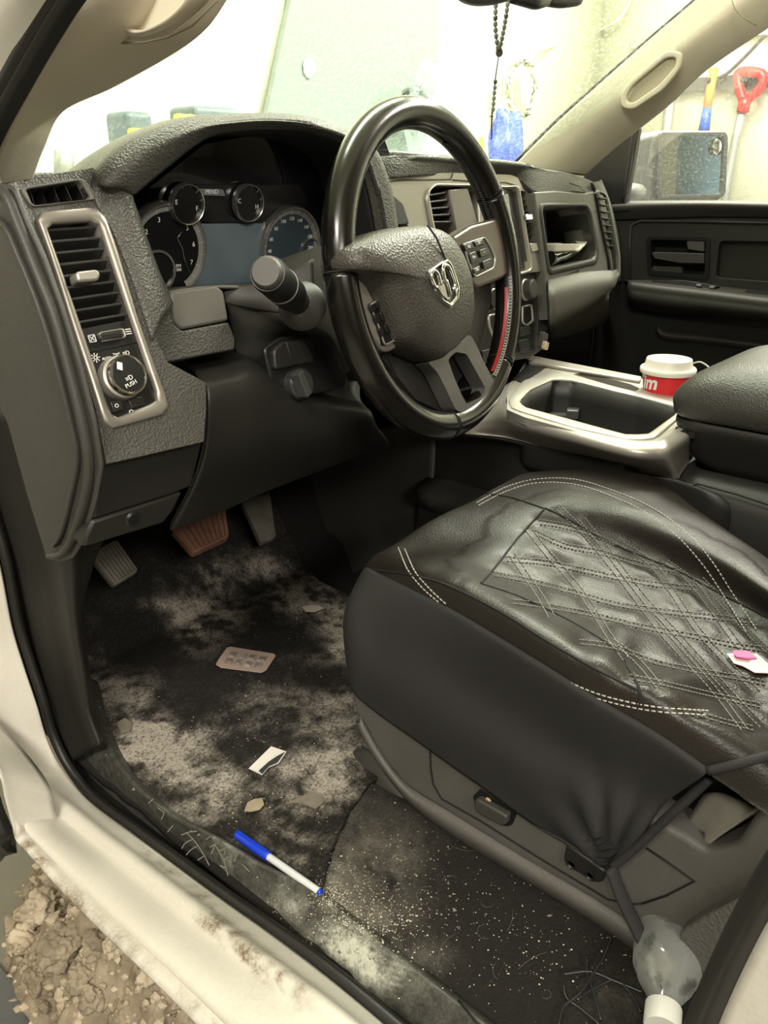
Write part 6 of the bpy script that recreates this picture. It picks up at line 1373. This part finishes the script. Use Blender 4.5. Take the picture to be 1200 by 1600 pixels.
for _ in range(2600):
    a = random.random()*6.283; rr_ = sqrt(random.random()); x = pcx+.26*rr_*cos(a); y = pcy+.40*rr_*sin(a); s_ = random.choice((.002, .003, .003, .004, .006, .009))*random.uniform(.7, 1.3)
    if x > .34 and y < .8: continue
    cb = bmesh.new(); bmesh.ops.create_icosphere(cb, subdivisions=1, radius=s_)
    for v in cb.verts: v.co *= random.uniform(.65, 1.35)
    me = bpy.data.meshes.new('c'); cb.to_mesh(me); cb.free(); o = bpy.data.objects.new('c', me); o.location = (x, y, sz(x, y)+s_*.3); chs.append(o)
bm = bmesh.new(); bm.from_mesh(sn.data)
for o in chs:
    n0 = len(bm.verts); f0 = len(bm.faces); bm.from_mesh(o.data); bm.verts.ensure_lookup_table(); bm.faces.ensure_lookup_table()
    for v in bm.verts[n0:]: v.co += Vector(o.location)
    mi = 1 if random.random() < .6 else 0
    for f in bm.faces[f0:]: f.material_index = mi; f.smooth = len(o.data.vertices) > 100
bm.to_mesh(sn.data); bm.free(); sn.data.materials.append(SNOW2)
for o in chs: bpy.data.objects.remove(o)
o_ = plate('floor_plate', Pl((0, 0, GZ+.012), (1, 0, 0), (0, 1, 0)), [(-60, 1440), (30, 1540), (110, 1640), (60, 1680), (-100, 1500)], [], -.012, 0, mat('wet_steel_plate', (.16, .17, .18), .3, metal=.6), bevel=.003)
tag(o_, 'wet dark steel strip on the garage floor beside the slush heap', 'floor plate')
o_ = loft('mud_flap', [[V(x, y, 'x', .03) for x, y in [(-40, 1215), (-4, 1238), (6, 1262), (22, 1300)]], [V(x, y, 'x', .04) for x, y in [(-40, 1300), (-4, 1345), (12, 1330), (24, 1308)]]], RUB, n=4, k=4, thick=.02)
tag(o_, 'black rubber flap behind the front wheel arch at the sill corner', 'mud flap')
# rear door pillar with its seal
q1 = [Vector((.11, -.04, .95)), Vector((.10, .0, .70))]+[V(x, y, 'x', .085) for x, y in [(1250, 1235), (1200, 1330), (1160, 1396), (1123, 1468), (1095, 1530), (1066, 1602), (1040, 1680)]]
q2 = [Vector((.09, -.07, .95)), Vector((.08, -.03, .70))]+[V(x, y, 'x', .07) for x, y in [(1310, 1300), (1252, 1360), (1204, 1432), (1168, 1500), (1140, 1560), (1120, 1610), (1095, 1700)]]
o_ = loft('trim_11', [[p+Vector((.03, 0, 0)) for p in q1], q1, [a.lerp(b, .35)+Vector((-.008, 0, 0)) for a, b in zip(q1, q2)], [a.lerp(b, .65)+Vector((-.008, 0, 0)) for a, b in zip(q1, q2)], q2], RUB, n=5, k=4, thick=.004); tag(o_, 'wide black seal on the rear edge of the door opening', 'seal', kind='structure')
q3 = [p+Vector((-.004, -.06, -.01)) for p in q2]
o_ = loft('trim_12', [q2, [a.lerp(b, .5)+Vector((-.002, 0, 0)) for a, b in zip(q2, q3)], q3], CREAM, n=6, k=4, thick=.004); dirtmap(o_, lambda p: .04+.25*max(0, fbm(p.y, p.z, 40, 3))); tag(o_, 'cream white painted pillar at the rear edge of the door opening', 'door frame', kind='structure')
